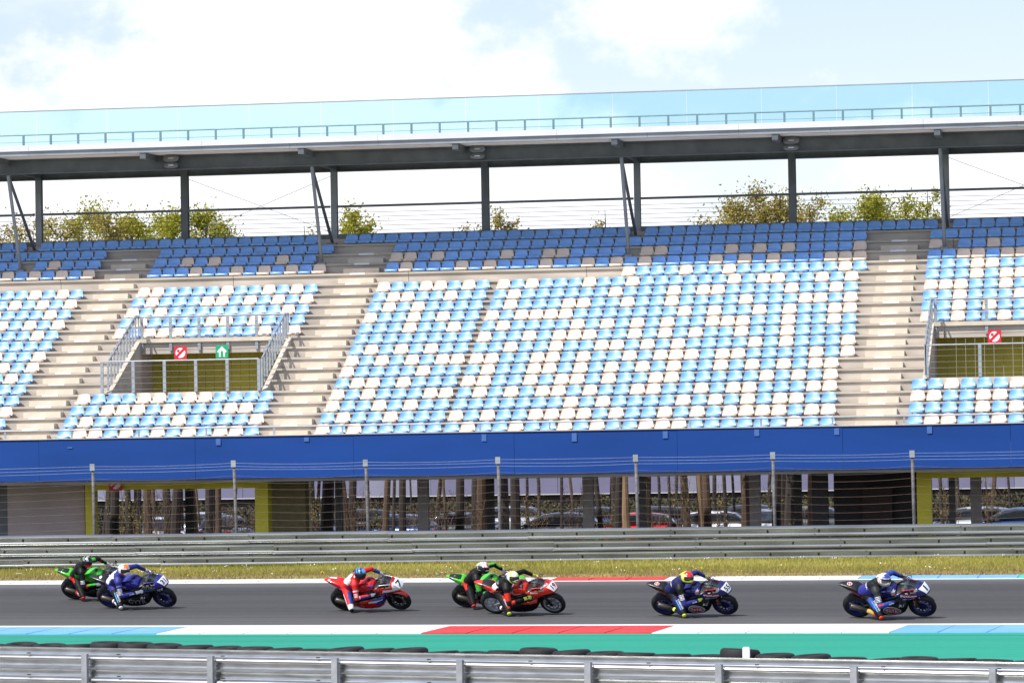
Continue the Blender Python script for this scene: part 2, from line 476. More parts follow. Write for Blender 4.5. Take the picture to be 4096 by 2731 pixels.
nrl = at_z(0, 2583, 0.76); nrr = at_z(4096, 2646, 0.76)
nd = (nrr - nrl).normalized(); nn_ = Vector((nd.y, -nd.x, 0))      # towards the camera
nrail = thing("guardrail", "near galvanised guardrail seen from behind with flat posts before black tyres", "guardrail", (nrl + nd * 9) - Vector((0, 0, 1.02)))
NP = 0.37
for k in range(3):
    zc = 0.76 - 0.185 - NP * k
    s_ = -4.0
    while s_ < 24:
        mb = MB(); a = nrl + nd * s_; b_ = nrl + nd * (s_ + 4.02); off = nn_ * (-.003 * (int(s_) % 8 == 0))
        prof = [(u * 1.1 - .09, v * 1.17) for u, v in WB2]
        a.z = zc; b_.z = zc
        mb.prism([(-u - 0.09, v) for u, v in prof], a + off, b_ + off, nn_, (0, 0, 1))
        b = mb.build("w_beam", M_GALV, nrail, origin=nrail.location); auto_smooth(b, 30)
        for q in (0.62, 2.5):
            c = a + nd * q + nn_ * 0.004
            mb2 = MB(); mb2.box((c.x - .03, c.y - .02, zc + .07), (c.x + .03, c.y + .02, zc + .088))
            mb2.build("slot", M_BOLT, b, origin=nrail.location)
        s_ += 4.0
# top cap channel on the first beam
post_px = [(-160, 2600), (345, 2603), (848, 2613), (1345, 2620), (1845, 2622), (2357, 2625), (2880, 2631), (3420, 2640), (3975, 2658), (4540, 2670)]
for i, (x_, y_) in enumerate(post_px):
    d = ray(x_, y_)
    # point where the sight line crosses the rail's vertical plane
    k_ = (nrl - CAM).dot(nn_) / d.dot(nn_); c = CAM + d * k_ + nn_ * 0.075
    mb = MB(); ww = .055
    prof = [(-ww, .0), (ww, .0), (ww, .02), (ww, -.075), (ww - .008, -.075), (ww - .008, -.008), (-ww + .008, -.008), (-ww + .008, -.075), (-ww, -.075)]
    prof = [(-ww, -.07), (-ww, 0), (ww, 0), (ww, -.07), (ww - .01, -.07), (ww - .01, -.01), (-ww + .01, -.01), (-ww + .01, -.07)]
    mb.prism(prof, (c.x, c.y, -0.28), (c.x, c.y, 0.655), nd, nn_)
    mb.build("post", M_GALV_D, nrail, origin=nrail.location)

# tyre wall behind the near rail: stacks of four
M_TYRE = mat("black_tyre_rubber", (0.008, 0.008, 0.0085), 0.75, var=0.35, scale=9)
ty_prof = []
for j in range(14):
    q = 2 * math.pi * j / 14
    ty_prof.append((0.235 + 0.085 * math.copysign(abs(math.cos(q)) ** .7, math.cos(q)), 0.105 * math.copysign(abs(math.sin(q)) ** .6, math.sin(q))))
tm = MB().lathe(ty_prof, 22, (0, 0, 0), 'z'); _t = tm.build("tyre_proto", M_TYRE, smooth=True); TYRE_ME = _t.data; bpy.data.objects.remove(_t)
TYRE_ME.name = "tyre"
top_px = {0: 0.0}
heights = [.80 + .012 * ((k * 7) % 4) for k in range(36)]
for _k, _h in ((3, .84), (4, .885), (5, .88), (6, .86), (7, .85), (8, .83), (12, .845), (14, .85), (18, .885), (19, .86), (20, .84), (24, .92), (25, .85), (26, .84), (29, .83)): heights[_k] = _h
for i in range(36):
    c = nrl + nd * (-0.6 + i * 0.605) - nn_ * 0.62
    tl = ["stack of black tyres bolted behind the near guardrail", "taller stack of black tyres standing above its neighbours behind the near guardrail"][heights[i] > .865]
    st = thing("tyre_stack", tl, "tyre stack", (c.x, c.y, -0.26), "tyre wall behind the near guardrail" if heights[i] <= .865 else "tall tyre stacks")
    zt = heights[i] - 0.06 + 0.26; dz = zt / 5
    for k in range(5):
        t_ = link("tyre", TYRE_ME, st); t_.location = (RND.uniform(-.02, .02), RND.uniform(-.02, .02), dz * (k + .5)); t_.scale = (1.0, 1.0, dz / 0.21)
        if k == 4: t_.rotation_euler = (RND.uniform(-.05, .05), RND.uniform(-.07, .07), RND.uniform(0, 6))
d = ray(2985, 2603); k_ = ((nrl - nn_ * 0.25) - CAM).dot(nn_) / d.dot(nn_); c = CAM + d * k_
mb = MB(); mb.box((-.055, -.04, -.9), (.055, .04, .05)); mb.box((-.048, -.034, .05), (.048, .034, .066))
mk = mb.build("marker_post", mat("white_plastic", (0.8, 0.8, 0.8), 0.4)); mk.location = c
tag(mk, "small white marker post between the near guardrail and the tyres", "marker post")

# ------------------------------------------------------------------ grandstand
YF = 116.0; TREAD = 0.743; RISE = 0.365; Z0 = 4.35; NROW = 19
XL, XR = -50.0, 8.0
K = 4096 / 2352.0
def rowy(i): return YF - 0.38 + TREAD * i
def rowz(i): return Z0 + RISE * i


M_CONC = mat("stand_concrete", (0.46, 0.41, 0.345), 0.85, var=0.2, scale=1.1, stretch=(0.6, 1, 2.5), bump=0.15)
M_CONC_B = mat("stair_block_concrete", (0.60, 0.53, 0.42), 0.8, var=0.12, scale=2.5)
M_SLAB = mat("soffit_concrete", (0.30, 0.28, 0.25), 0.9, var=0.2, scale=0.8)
M_STEEL = mat("dark_grey_steel", (0.125, 0.137, 0.145), 0.5, metal=0.3, var=0.18, scale=2)
M_STEEL_L = mat("mid_grey_steel", (0.25, 0.27, 0.285), 0.5, metal=0.3, var=0.15, scale=2)
M_FASC = mat("white_fascia", (0.64, 0.645, 0.66), 0.45, var=0.04, scale=1)
M_GUTTER = mat("grey_gutter", (0.27, 0.29, 0.31), 0.5, var=0.15, scale=1.2)
M_SOFFIT = mat("beige_roof_soffit", (0.74, 0.67, 0.57), 0.8, var=0.1, scale=1)
M_YEL = mat("yellow_portal_paint", (0.60, 0.52, 0.02), 0.5, var=0.12, scale=1.5)
M_OLIVE = mat("olive_yellow_wall", (0.40, 0.34, 0.03), 0.6, var=0.15, scale=1.2)
M_TAUPE = mat("taupe_render", (0.42, 0.35, 0.32), 0.9, var=0.1, scale=1)
M_BLACKW = mat("black_cladding", (0.02, 0.018, 0.018), 0.7, var=0.3, scale=2)
M_BANNER = mat("blue_banner", (0.006, 0.050, 0.235), 0.6, var=0.12, scale=0.5, stretch=(.5, 1, 2), spec=.25)
M_PLATE = mat("pale_plate", (0.06, 0.14, 0.36), 0.6, spec=.2, var=0.1, scale=3)
M_WHITE = mat("white_nosing", (0.72, 0.74, 0.76), 0.5, var=0.05)
M_RAILS = mat("stand_rail_grey", (0.33, 0.36, 0.385), 0.55, metal=0.35, var=0.12, scale=4)
M_GLASS = glass("tinted_screen_glass", (0.78, 0.925, 0.955), 0.03)
M_RAILG = mat("green_grey_rail", (0.22, 0.27, 0.27), 0.5, metal=0.3)

stand = thing("grandstand", "long grandstand with blue banner, concrete rows, steel roof and glass roof screen", "grandstand", (-20, 116, -0.3))
SO = stand.location


def gpart(name, mb, m, parent=None, smooth=False):
    return mb.build(name, m, parent or stand, origin=SO, smooth=smooth)


def px_x(x, y, Y): return at_y(x * K, y * K, Y).x


# aisles (constant X), measured on the front row
AIS = [(-36.45, -34.62), (-28.12, -26.36), (-10.0, -8.13)]
POR = [(px_x(262, 885, 119), px_x(607, 885, 119)), (px_x(2132, 850, 119), 0.5)]
PROW = range(4, 9)
step_prof = [(-0.055, 0), (TREAD - 0.055, 0), (TREAD - 0.055, -0.5), (0, -0.5), (0, -0.075), (-0.055, -0.07)]
for i in range(NROW):
    segs = [(XL, XR)]
    if i in PROW:
        segs = [(XL, POR[0][0]), (POR[0][1], POR[1][0]), (POR[1][1], XR)]
    for a, b in segs:
        # precast units about 6 m long with open joints
        xs = [a]
        j = -43.6
        while j < b:
            if a + .8 < j < b - .8: xs.append(j)
            j += 6.05
        xs.append(b)
        for q in range(len(xs) - 1):
            mb = MB(); mb.prism(step_prof, (xs[q] + .008, rowy(i), rowz(i)), (xs[q + 1] - .008, rowy(i), rowz(i)), (0, 1, 0), (0, 0, 1))
            gpart("terrace_step", mb, M_CONC)
bk = MB(); bk.box((.0, 0, 0), (1.22, .34, .175)); BLK = bk.build("stair_block", M_CONC_B, stand).data
bpy.data.objects.remove(bpy.data.objects["stair_block"])
ns = MB(); ns.box((0, -.006, -.055), (.52, .03, .004)); NOS = ns.build("white_nosing", M_WHITE, stand).data
bpy.data.objects.remove(bpy.data.objects["white_nosing"])
for (a, b) in AIS + [(2.2, 4.0), (-44.3, -42.5)]:
    for i in range(0, 18):
        if i < 17:
            o = link("stair_block", BLK, stand)
            o.location = Vector((a + .33 + RND.uniform(-.02, .02), rowy(i) + TREAD - .345, rowz(i) + .002)) - SO
        o = link("white_nosing", NOS, stand)
        o.location = Vector((a + .66, rowy(i) - .055, rowz(i))) - SO
# solid body below the rows, ceiling slab over the ground floor, side ends
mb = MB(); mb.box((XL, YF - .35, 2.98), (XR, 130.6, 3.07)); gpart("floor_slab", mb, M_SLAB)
mb = MB(); mb.prism([(115.7, 3.9), (129.7, 10.35), (129.7, 10.2), (115.7, 3.72)], (XL, 0, 0), (XR, 0, 0), (0, 1, 0), (0, 0, 1)); 
# the raking slab is cut at the entrances
mb = MB()
for a, b in ((XL, POR[0][0] - .16), (POR[0][1] + .16, POR[1][0] - .16), (POR[1][1] + .16, XR)):
    mb.prism([(115.9, 3.80), (129.6, 10.40), (129.6, 10.2), (115.9, 3.62)], (a, 0, 0), (b, 0, 0), (0, 1, 0), (0, 0, 1))
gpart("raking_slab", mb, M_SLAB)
mb = MB(); mb.box((XL, 129.62, 10.0), (XR, 129.85, 11.14)); gpart("rear_wall", mb, M_CONC)

# entrances (pits in rows five to nine)
for pi, (a, b) in enumerate(POR):
    fz = rowz(4) - 0.95; y0 = rowy(4) - .055; y1 = rowy(9)
    mb = MB()
    mb.box((a - .15, y0 + .01, fz - .15), (b + .15, 127.0, fz))
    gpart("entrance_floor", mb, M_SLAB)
    for xa, xb in ((a - .15, a), (b, b + .15)):
        mb = MB()
        prof = [(y0, fz), (y0, rowz(4) - .02), (y1, rowz(9) - .04), (y1, fz)]
        mb.prism(prof, (xa, 0, 0), (xb, 0, 0), (0, 1, 0), (0, 0, 1)); gpart("entrance_side_wall", mb, M_CONC)
    mb = MB(); mb.box((a, y0, fz), (b, y0 + .12, rowz(4) + .02)); gpart("entrance_kerb", mb, M_CONC_B)
    mb = MB(); mb.box((a - .01, y1 + .01, rowz(9) - .20), (b + .01, y1 + .20, rowz(9) - .002)); mb.box((a - .01, y1 - .10, rowz(9) - .13), (b + .01, y1 + .01, rowz(9) - .004)); gpart("lintel", mb, M_CONC_B)
    mb = MB(); mb.box((a, y1 + .02, rowz(9) - .40), (b, y1 + .14, rowz(9) - .21)); gpart("shutter_box", mb, M_STEEL_L)
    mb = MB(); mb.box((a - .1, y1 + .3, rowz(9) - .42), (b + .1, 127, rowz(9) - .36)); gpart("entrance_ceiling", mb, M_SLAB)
    # ribbed olive back wall boards
    xw = a
    while xw < b:
        mb = MB(); mb.box((xw + .004, 123.7, fz), (min(xw + .30, b) - .004, 123.76, rowz(9) - .37)); gpart("wall_board", mb, M_OLIVE); xw += .30
    mb = MB(); mb.box((a - .14, y1 + .01, fz), (a + .0, 127, rowz(9) - .37)); gpart("inner_wall", mb, M_TAUPE)
    mb = MB(); mb.box((b, 123.0, fz), (b + .14, 127, rowz(9) - .37)); gpart("inner_wall", mb, M_OLIVE)

    def rails(name, x0, x1, Y, zb, zt, nposts, ncab, yy2=None):
        mb = MB(); mb.tube([(x0, Y, zt), (x1, Y, zt)], .024, 8); gpart("handrail", mb, M_RAILS)
        for k in range(nposts):
            xx = x0 + (x1 - x0) * k / (nposts - 1)
            mb = MB(); mb.box((xx - .05, Y - .02, zb), (xx + .05, Y + .02, zt)); gpart("rail_post", mb, M_RAILS)
        for k in range(ncab):
            zz = zb + (zt - zb) * (k + .6) / (ncab + .4)
            mb = MB(); mb.tube([(x0, Y - .025, zz), (x1, Y - .025, zz)], .0045, 4); gpart("rail_cable", mb, M_RAILS)
    rails("front", a - .25 if pi == 0 else a, b - .05, y0 - .04, rowz(4) + .02, rowz(4) + 1.02, 6, 5)
    rails("rear", a + .05, b - .05, y1 - .05, rowz(9) - .40, rowz(9) + .72, 6, 4)
    for xs_ in (a - .05, b + .05):
        mb = MB(); mb.tube([(xs_, y0 - .04, rowz(4) + 1.02), (xs_, y0 + .5, rowz(4) + 1.25), (xs_, y1 - .6, rowz(9) + .68), (xs_, y1 - .05, rowz(9) + .72)], .03, 8); gpart("handrail", mb, M_RAILS)
        for k in range(11):
            f_ = k / 10; yy = y0 - .04 + f_ * (y1 - y0 - .05)
            za = rowz(4) + .1 + f_ * (rowz(9) - rowz(4)); mb = MB(); mb.box((xs_ - .03, yy - .02, za), (xs_ + .03, yy + .02, za + (.92 - .25 * f_) + (.15 if 0 < k < 10 else 0))); gpart("rail_post", mb, M_RAILS)
        for k in range(4):
            mb = MB(); zo = .18 + .2 * k; mb.tube([(xs_, y0, rowz(4) + .1 + zo), (xs_, y1 - .05, rowz(9) + .02 + zo * .75)], .0045, 4); gpart("rail_cable", mb, M_RAILS)

# banner along the front
xb = XL; bi = 0
while xb < XR:
    mb = MB(); dy = .006 * (bi % 2)
    mb.box((xb + .004, 115.50 - dy, 3.09), (xb + 4.996, 115.58 - dy, 4.385)); gpart("banner_panel", mb, M_BANNER); xb += 5.0; bi += 1
for (x_, y_, hh) in ((873, 1767, 26), (1936, 1750, 28), (2297, 1748, 34), (2661, 1738, 28), (3027, 1730, 26), (3347, 1725, 26), (3718, 1719, 27), (1226, 1757, 16), (280, 1790, 5)):
    c = at_y(x_, y_, 115.48); s_ = hh / 131 / 2
    mb = MB(); mb.box((c.x - .075, 115.472, c.z - s_), (c.x + .075, 115.492, c.z + s_)); gpart("fixing_plate", mb, M_PLATE)
mb = MB(); mb.box((XL, 115.46, 4.388), (XR, 115.66, 4.408)); gpart("coping", mb, M_CONC_B)
# low handrail in front of the first row
mb = MB(); mb.tube([(XL, 115.56, 4.66), (XR, 115.56, 4.66)], .022, 8); gpart("handrail", mb, M_RAILS)
xp = -49.0
while xp < XR:
    mb = MB(); mb.box((xp - .03, 115.55, 4.405), (xp + .03, 115.57, 4.66)); gpart("rail_post", mb, M_RAILS); xp += 2.15

# roof
colpx = [(-260, 470), (90, 470), (425, 465), (768, 455), (1115, 450), (1464, 440), (1820, 430), (2173, 420), (2530, 410)]
CY = 130.25
COLX = [px_x(x_, y_, CY) for x_, y_ in colpx]
for i, cx in enumerate(COLX):
    mb = MB(); hw = .105 if i % 2 else .125
    # H section
    mb.prism([(-hw, -.12), (hw, -.12), (hw, -.10), (.012, -.10), (.012, .10), (hw, .10), (hw, .12), (-hw, .12), (-hw, .10), (-.012, .10), (-.012, -.10), (-hw, -.10)], (cx, CY, -.3), (cx, CY, 13.93), (1, 0, 0), (0, 1, 0))
    gpart("column", mb, M_STEEL_L if i % 2 else M_STEEL)
mb = MB(); mb.box((XL, CY - .10, 11.14), (XR, CY + .02, 11.34)); gpart("rear_ledge", mb, M_STEEL)
for i in range(len(COLX) - 1):
    mb = MB(); mb.box((COLX[i] + .12, CY - .16, 12.25), (COLX[i + 1] - .12, CY - .10, 12.33)); gpart("rear_handrail", mb, M_STEEL)
    for k in range(5):
        zz = 11.45 + k * .155; mb = MB(); mb.tube([(COLX[i] + .1, CY - .13, zz), (COLX[i + 1] - .1, CY - .13, zz)], .008, 5); gpart("rear_cable", mb, M_STEEL)
# beams
def ibeam(mb, x0, x1, Y, zb, zt, fw):
    t = .03; h_ = fw / 2
    mb.prism([(-h_, zb), (h_, zb), (h_, zb + t), (.012, zb + t), (.012, zt - t), (h_, zt - t), (h_, zt), (-h_, zt), (-h_, zt - t), (-.012, zt - t), (-.012, zb + t), (-h_, zb + t)], (x0, Y, 0), (x1, Y, 0), (0, 1, 0), (0, 0, 1))
mb = MB(); ibeam(mb, XL, XR, 126.4, 13.45, 13.94, .26); gpart("front_beam", mb, M_STEEL)
mb = MB(); ibeam(mb, XL, XR, CY, 13.50, 13.94, .26); gpart("rear_beam", mb, M_STEEL)
STR = [at_y(x_, y_, 127.75) for x_, y_ in ((-1120, 1060), (84, 1036), (1289, 1041), (2516, 1005), (3779, 975), (5060, 950))]
for p in STR:
    zb = rowz(16)
    mb = MB(); mb.tube([(p.x, 127.72, zb), (p.x - .02, 126.45, 13.45)], .06, 10); mb.box((p.x - .13, 127.6, zb), (p.x + .13, 127.86, zb + .07)); gpart("strut", mb, M_STEEL_L, smooth=False)
    mb = MB(); mb.tube([(p.x - .02, 126.5, 13.40), (p.x + .02, 129.35, rowz(18) + .05)], .055, 10); mb.box((p.x - .15, 129.2, rowz(18)), (p.x + .17, 129.5, rowz(18) + .07)); gpart("strut", mb, M_STEEL)
    mb = MB(); mb.box((p.x - .10, 124.75, 13.74), (p.x + .10, 126.27, 13.935)); mb.box((p.x - .07, 126.53, 13.55), (p.x + .07, CY - .14, 13.93)); gpart("rafter", mb, M_STEEL)
for i in range(len(COLX)):
    if i % 2 == 0:
        mb = MB(); mb.box((COLX[i] - .10, 124.75, 13.74), (COLX[i] + .10, 126.27, 13.935)); gpart("rafter", mb, M_STEEL)
mb = MB(); mb.box((XL, 124.95, 13.95), (XR, 131.4, 14.00)); gpart("soffit", mb, M_SOFFIT)
mb = MB(); mb.box((XL, 124.97, 14.005), (XR, 131.4, 14.20)); gpart("roof_deck", mb, M_GUTTER)
x_ = XL; q = 0
while x_ < XR:
    mb = MB(); mb.box((x_ + .004, 124.72, 13.94), (x_ + 2.996, 124.94, 14.095)); gpart("gutter", mb, M_GUTTER)
    x_ += 3.0
x_ = XL
while x_ < XR:
    mb = MB(); mb.box((x_ + .003, 124.66, 14.10), (x_ + 5.997, 124.96, 14.295)); gpart("fascia", mb, M_FASC); x_ += 6.0
x_ = XL
while x_ < XR:
    mb = MB(); mb.box((x_ + .008, 124.80, 14.297), (x_ + 2.442, 124.815, 15.43)); gpart("glass_pane", mb, M_GLASS); x_ += 2.45
mb = MB(); mb.box((XL, 124.785, 15.432), (XR, 124.83, 15.468)); gpart("screen_top_rail", mb, M_GUTTER)
for zz, r_ in ((14.87, .026), (14.62, .009), (14.42, .009)):
    mb = MB(); mb.tube([(XL, 127.4, zz), (XR, 127.4, zz)], r_, 8); gpart("roof_handrail", mb, M_RAILG)
x_ = XL + .3
while x_ < XR:
    mb = MB(); mb.box((x_ - .035, 127.38, 14.2), (x_ + .035, 127.42, 14.87)); mb.box((x_ - .016, 127.42, 14.2), (x_ + .016, 127.5, 14.86)); gpart("roof_rail_post", mb, M_RAILG); x_ += .972
# diagonal bracing rods at the back
M_ROD = mat("pale_rod", (0.8, 0.8, 0.82), 0.4, metal=0.3)
for ci in (2, 7):
    xa, xb_ = COLX[ci], COLX[ci + 1] if ci + 1 < len(COLX) else COLX[ci] + 5
    for za, zc in ((13.4, 11.4), (11.4, 13.4)):
        mb = MB(); mb.tube([(xa + .1, CY + .2, za), (xb_ - .1, CY + .2, zc)], .009, 6); gpart("bracing_rod", mb, M_ROD)
# ground floor
def gbox(name, xa, xb_, Y, za, zb, th, m):
    mb = MB(); mb.box((min(xa, xb_), Y, za), (max(xa, xb_), Y + th, zb)); return gpart(name, mb, m)
def X4(x_, Y, y_=2020): return at_y(x_, y_, Y).x
gbox("ground_floor_wall", X4(-900, 118), X4(28, 118), 118.3, -.3, 2.975, .2, M_STEEL)
gbox("ground_floor_wall", X4(30, 118), X4(338, 118), 118, -.3, 2.975, .2, M_TAUPE)
gbox("yellow_post", X4(341, 117.6), X4(374, 117.6), 117.6, -.3, 2.975, .5, M_YEL)
gbox("yellow_post", X4(1020, 117.6), X4(1072, 117.6), 117.6, -.3, 2.76, .5, M_YEL)
gbox("yellow_header", X4(374, 117.6) + .003, X4(1072, 117.6) - .003, 117.62, 2.765, 2.975, .45, M_YEL)
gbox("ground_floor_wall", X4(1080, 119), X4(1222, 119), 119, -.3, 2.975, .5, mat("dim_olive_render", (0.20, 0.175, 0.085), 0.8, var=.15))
gbox("ground_floor_wall", X4(3258, 119), X4(3322, 119), 118.2, -.3, 2.975, .2, M_BLACKW)
gbox("ground_floor_wall", X4(3322, 119) + .003, X4(3662, 119), 120.2, -.3, 2.975, .2, M_BLACKW)
gbox("recess_frame", X4(3440, 119), X4(3560, 119), 119.9, .8, 2.5, .2, mat("dark_brown_board", (0.045, 0.03, 0.025), 0.8))
gbox("yellow_post", X4(3668, 117.6), X4(3726, 117.6), 117.6, -.3, 2.76, .5, M_YEL)
gbox("yellow_header", X4(3668, 117.6), X4(4500, 117.6), 117.62, 2.765, 2.975, .45, M_YEL)
for x_ in (1695, 2355, 3022, 3905, -60):
    c = X4(x_, 124); mb = MB(); mb.box((c - .17, 123.8, -.3), (c + .17, 124.14, 2.975)); gpart("ground_floor_column", mb, mat("pale_column_concrete", (0.56, 0.53, 0.53), 0.8, var=.1))

# signs hung on the entrance rails
def sign(name, label, px, py, Y, colr, kind_):
    c = at_y(px, py, Y)
    t = thing(name, label, "sign", c)
    m = mat(name + "_panel", colr, 0.45, var=0.05)
    mb = MB(); mb.box((-.21, -.01, -.21), (.21, .012, .21)); mb.build("panel", m, t)
    mb = MB(); W_ = mat("sign_white", (0.82, 0.82, 0.82), 0.5, var=.03)
    def disc(cx, cz, r_, n=20, y=-.0135): mb.add([(cx + r_ * math.cos(2 * math.pi * k / n), y, cz + r_ * math.sin(2 * math.pi * k / n)) for k in range(n)], [tuple(range(n))])
    if kind_ == "no":
        disc(0, 0, .165); mb.build("symbol", W_, t)
        mb = MB(); mb.add([(-.15, -.016, -.09), (-.09, -.016, -.15), (.15, -.016, .09), (.09, -.016, .15)], [(0, 1, 2, 3)])
        mb.add([(-.11, -.0165, .02), (-.03, -.0165, .02), (-.03, -.0165, .11), (-.11, -.0165, .11)], [(0, 1, 2, 3)]); mb.build("slash", m, t)
    else:
        mb.add([(-.17, -.0135, .0), (0, -.0135, .175), (.17, -.0135, .0), (.10, -.0135, -.03), (.10, -.0135, -.17), (.045, -.0135, -.17), (.045, -.0135, -.02), (0, -.0135, .05), (-.045, -.0135, -.02), (-.045, -.0135, -.17), (-.10, -.0135, -.17), (-.10, -.0135, -.03)], [(0, 1, 7), (1, 2, 7), (2, 3, 6, 7), (3, 4, 5, 6), (0, 7, 8, 11), (8, 9, 10, 11)])
        mb.build("symbol", W_, t)
    mb = MB(); mb.box((-.02, .013, -.15), (.02, .05, .15)); mb.build("bracket", M_GALV, t)
SY = rowy(9) - .16
sign("prohibition_sign", "red square sign with white disc on entrance rail beside a green arrow sign", 722, 1411, SY, (0.62, 0.02, 0.03), "no")
sign("exit_sign", "green square sign with white upward arrow above the stand entrance", 888, 1406, SY, (0.01, 0.36, 0.14), "up")
sign("prohibition_sign", "red square sign with white disc on entrance rail with no green sign beside it", 3978, 1346, SY, (0.62, 0.02, 0.03), "no")
sign("prohibition_sign", "dim red square sign hanging in the shade under the yellow header", 462, 1935, 117.5, (0.62, 0.02, 0.03), "no")

# loudspeakers under the front beam
for i, (x_, y_) in enumerate(((688, 645), (1912, 608), (3166, 574))):
    c = at_y(x_, y_, 126.1)
    t = thing("loudspeaker", "grey double loudspeaker clamped to the roof beam above the seats", "loudspeaker", c, "loudspeakers on the roof beam")
    MS = mat("speaker_grey", (0.16, 0.17, 0.17), 0.6)
    for k, (dz, hw, hh) in enumerate(((.09, .26, .125), (-.15, .24, .095))):
        mb = MB(); secs = [(-.16, -hh + dz, hh + dz, hw), (-.13, -hh * 1.05 + dz, hh * 1.05 + dz, hw * 1.05), (.05, -hh * .8 + dz, hh * .8 + dz, hw * .8), (.16, -hh * .4 + dz, hh * .4 + dz, hw * .4)]
        rot = Matrix.Rotation(math.pi / 2, 4, 'Z')
        mb.loft(secs, 20, xform=rot); b = mb.build("horn", MS, t, smooth=True)
        mb = MB(); mb.box((-.09, -.175, dz - .015), (.09, -.164, dz + .015)); mb.build("grille", M_GALV, b)
    mb = MB(); mb.box((-.03, .05, -.1), (.03, .2, .34)); mb.build("bracket", M_STEEL, t)

# ------------------------------------------------------------------ seats
def seat_mesh():
    prof = [(-.195, .035), (-.215, .04), (-.225, .075), (-.20, .105), (-.05, .080), (.06, .090), (.115, .130), (.155, .21), (.185, .29), (.208, .355), (.225, .365)]
    us = [-1, -.86, -.55, 0, .55, .86, 1]
    bm = bmesh.new(); gr = []
    for u in us:
        r_ = []
        for k, (y, z) in enumerate(prof):
            f_ = min(1, max(0, (z - .1) / .26)) if k >= 5 else 0
            hw = .220 - .024 * f_ ** 1.5
            zz = z; yy = y
            if k >= 5: yy -= .10 * u * u * (0.25 + .75 * f_) ; zz -= .055 * f_ * abs(u) ** 6
            elif k >= 3: zz += .022 * u ** 4
            else: yy += .05 * u ** 4
            r_.append(bm.verts.new((u * hw, yy, zz)))
        gr.append(r_)
    for i in range(len(us) - 1):
        for k in range(len(prof) - 1):
            bm.faces.new((gr[i][k], gr[i + 1][k], gr[i + 1][k + 1], gr[i][k + 1]))
    geo = bm.faces[:]
    bmesh.ops.recalc_face_normals(bm, faces=bm.faces)
    bmesh.ops.solidify(bm, geom=geo, thickness=.012)
    # foot bracket
    for sx in (-.12, .12):
        r = bmesh.ops.create_cube(bm, size=1); bmesh.ops.scale(bm, vec=(.03, .2, .09), verts=r["verts"]); bmesh.ops.translate(bm, vec=(sx, .02, .045), verts=r["verts"])
    bmesh.ops.recalc_face_normals(bm, faces=bm.faces)
    me = bpy.data.meshes.new("stadium_seat"); bm.to_mesh(me); bm.free()
    me.polygons.foreach_set("use_smooth", [True] * len(me.polygons)); me.set_sharp_from_angle(angle=math.radians(50))
    return me


M_SEATB = mat("blue_seat_plastic", (0.19, 0.41, 0.80), 0.42, var=0.12, scale=0.9, spec=.9, coat=.12)
M_SEATC = mat("cream_seat_plastic", (0.76, 0.63, 0.51), 0.45, var=0.06, scale=0.9, spec=.5)
SB = seat_mesh(); SB.materials.append(M_SEATB)
SC = SB.copy(); SC.materials.clear(); SC.materials.append(M_SEATC)
X14 = at_y(2495, 1085, 126.4).x
blocks = [(-49.5, AIS[0][0]), (AIS[0][1], AIS[1][0]), (AIS[1][1], AIS[2][0]), (AIS[2][1], 2.1)]
ORD = ["front", "second", "third", "fourth", "fifth", "sixth", "seventh", "eighth", "ninth"]
seats = []
R2 = random.Random(21)
for i in range(NROW):
    pc = 0.38 if i < 14 else (0.30 if i == 14 else (0.36 if i == 15 else (0.27 if i == 16 else 0.0)))
    pitch = 0.502 - 0.0016 * i
    bl = blocks if i < 18 else [(-49.5, 2.1)]
    last = None; prevrow, currow = (currow if i else {}), {}
    for bi_, (a, b) in enumerate(bl):
        xs = []
        if bi_ == 2 and i < 14:
            # expansion joint inside the long block
            J = -22.35
            x = a + .26
            while x < J - .2: xs.append(x); x += pitch
            x = J + .31
            while x < b - .2: xs.append(x); x += pitch
        elif bi_ == 0:
            x = b - .26
            while x > a + .2: xs.append(x); x -= pitch
            xs = xs[::-1]
        else:
            x = a + .26
            while x < b - .2: xs.append(x); x += pitch
            if bi_ == 1 and len(xs) > 2: xs[-1] += .0
        for x in xs:
            if i in PROW and any(pa - .95 < x < pb + (.9 if q == 0 else .3) for q, (pa, pb) in enumerate(POR)): continue
            if i == 14 and x < X14: continue
            if i >= 15 and any(abs(x - p.x) < .30 for p in STR) and (i in (16, 18)): continue
            bel = prevrow.get(round(x / .5), None); cream = R2.random() < pc * (1.2 if last is False else 0.75) * (1.35 if bel is False else 0.62 if bel else 1.0); currow[round(x / .5)] = cream
            last = cream
            seats.append((i, x, cream))


def in_view(x, y, z):
    v = Vector((x, y, z)) - CAM; dz = v.dot(FWD)
    return -20 < 2048 + F_PX * v.dot(RGT) / dz < 4116


cnt = 0; rest = []
for (i, x, cream) in seats:
    Y = YF + TREAD * i + .02; z = rowz(i) + .003
    if cnt < 300 and in_view(x, Y, z):
        o = link("stadium_seat", SC if cream else SB, None, (x, Y, z))
        o.rotation_euler.z = R2.uniform(-.015, .015)
        cname = "cream" if cream else "blue"
        if i == 0: lb = "%s plastic tub seat in the front row behind the silver handrail" % cname
        else: lb = "%s plastic tub seat in the %s row above the blue banner" % (cname, ORD[i])
        tag(o, lb, "seat", "%s seats in the %s row" % (cname, ORD[i])); cnt += 1
    else: rest.append((x, Y, z, cream))
nv = len(SB.vertices); co = np.zeros(nv * 3); SB.vertices.foreach_get("co", co); co = co.reshape(-1, 3)
V = np.concatenate([co + np.array([x, y, z]) for x, y, z, _ in rest])
fl = [tuple(p.vertices) for p in SB.polygons]
FF = [tuple(v + k * nv for v in f) for k in range(len(rest)) for f in fl]
me = bpy.data.meshes.new("seat_rows"); me.from_pydata(V.tolist(), [], FF)
me.materials.append(M_SEATB); me.materials.append(M_SEATC)
me.polygons.foreach_set("material_index", [int(c) for *_, c in rest for _ in fl])
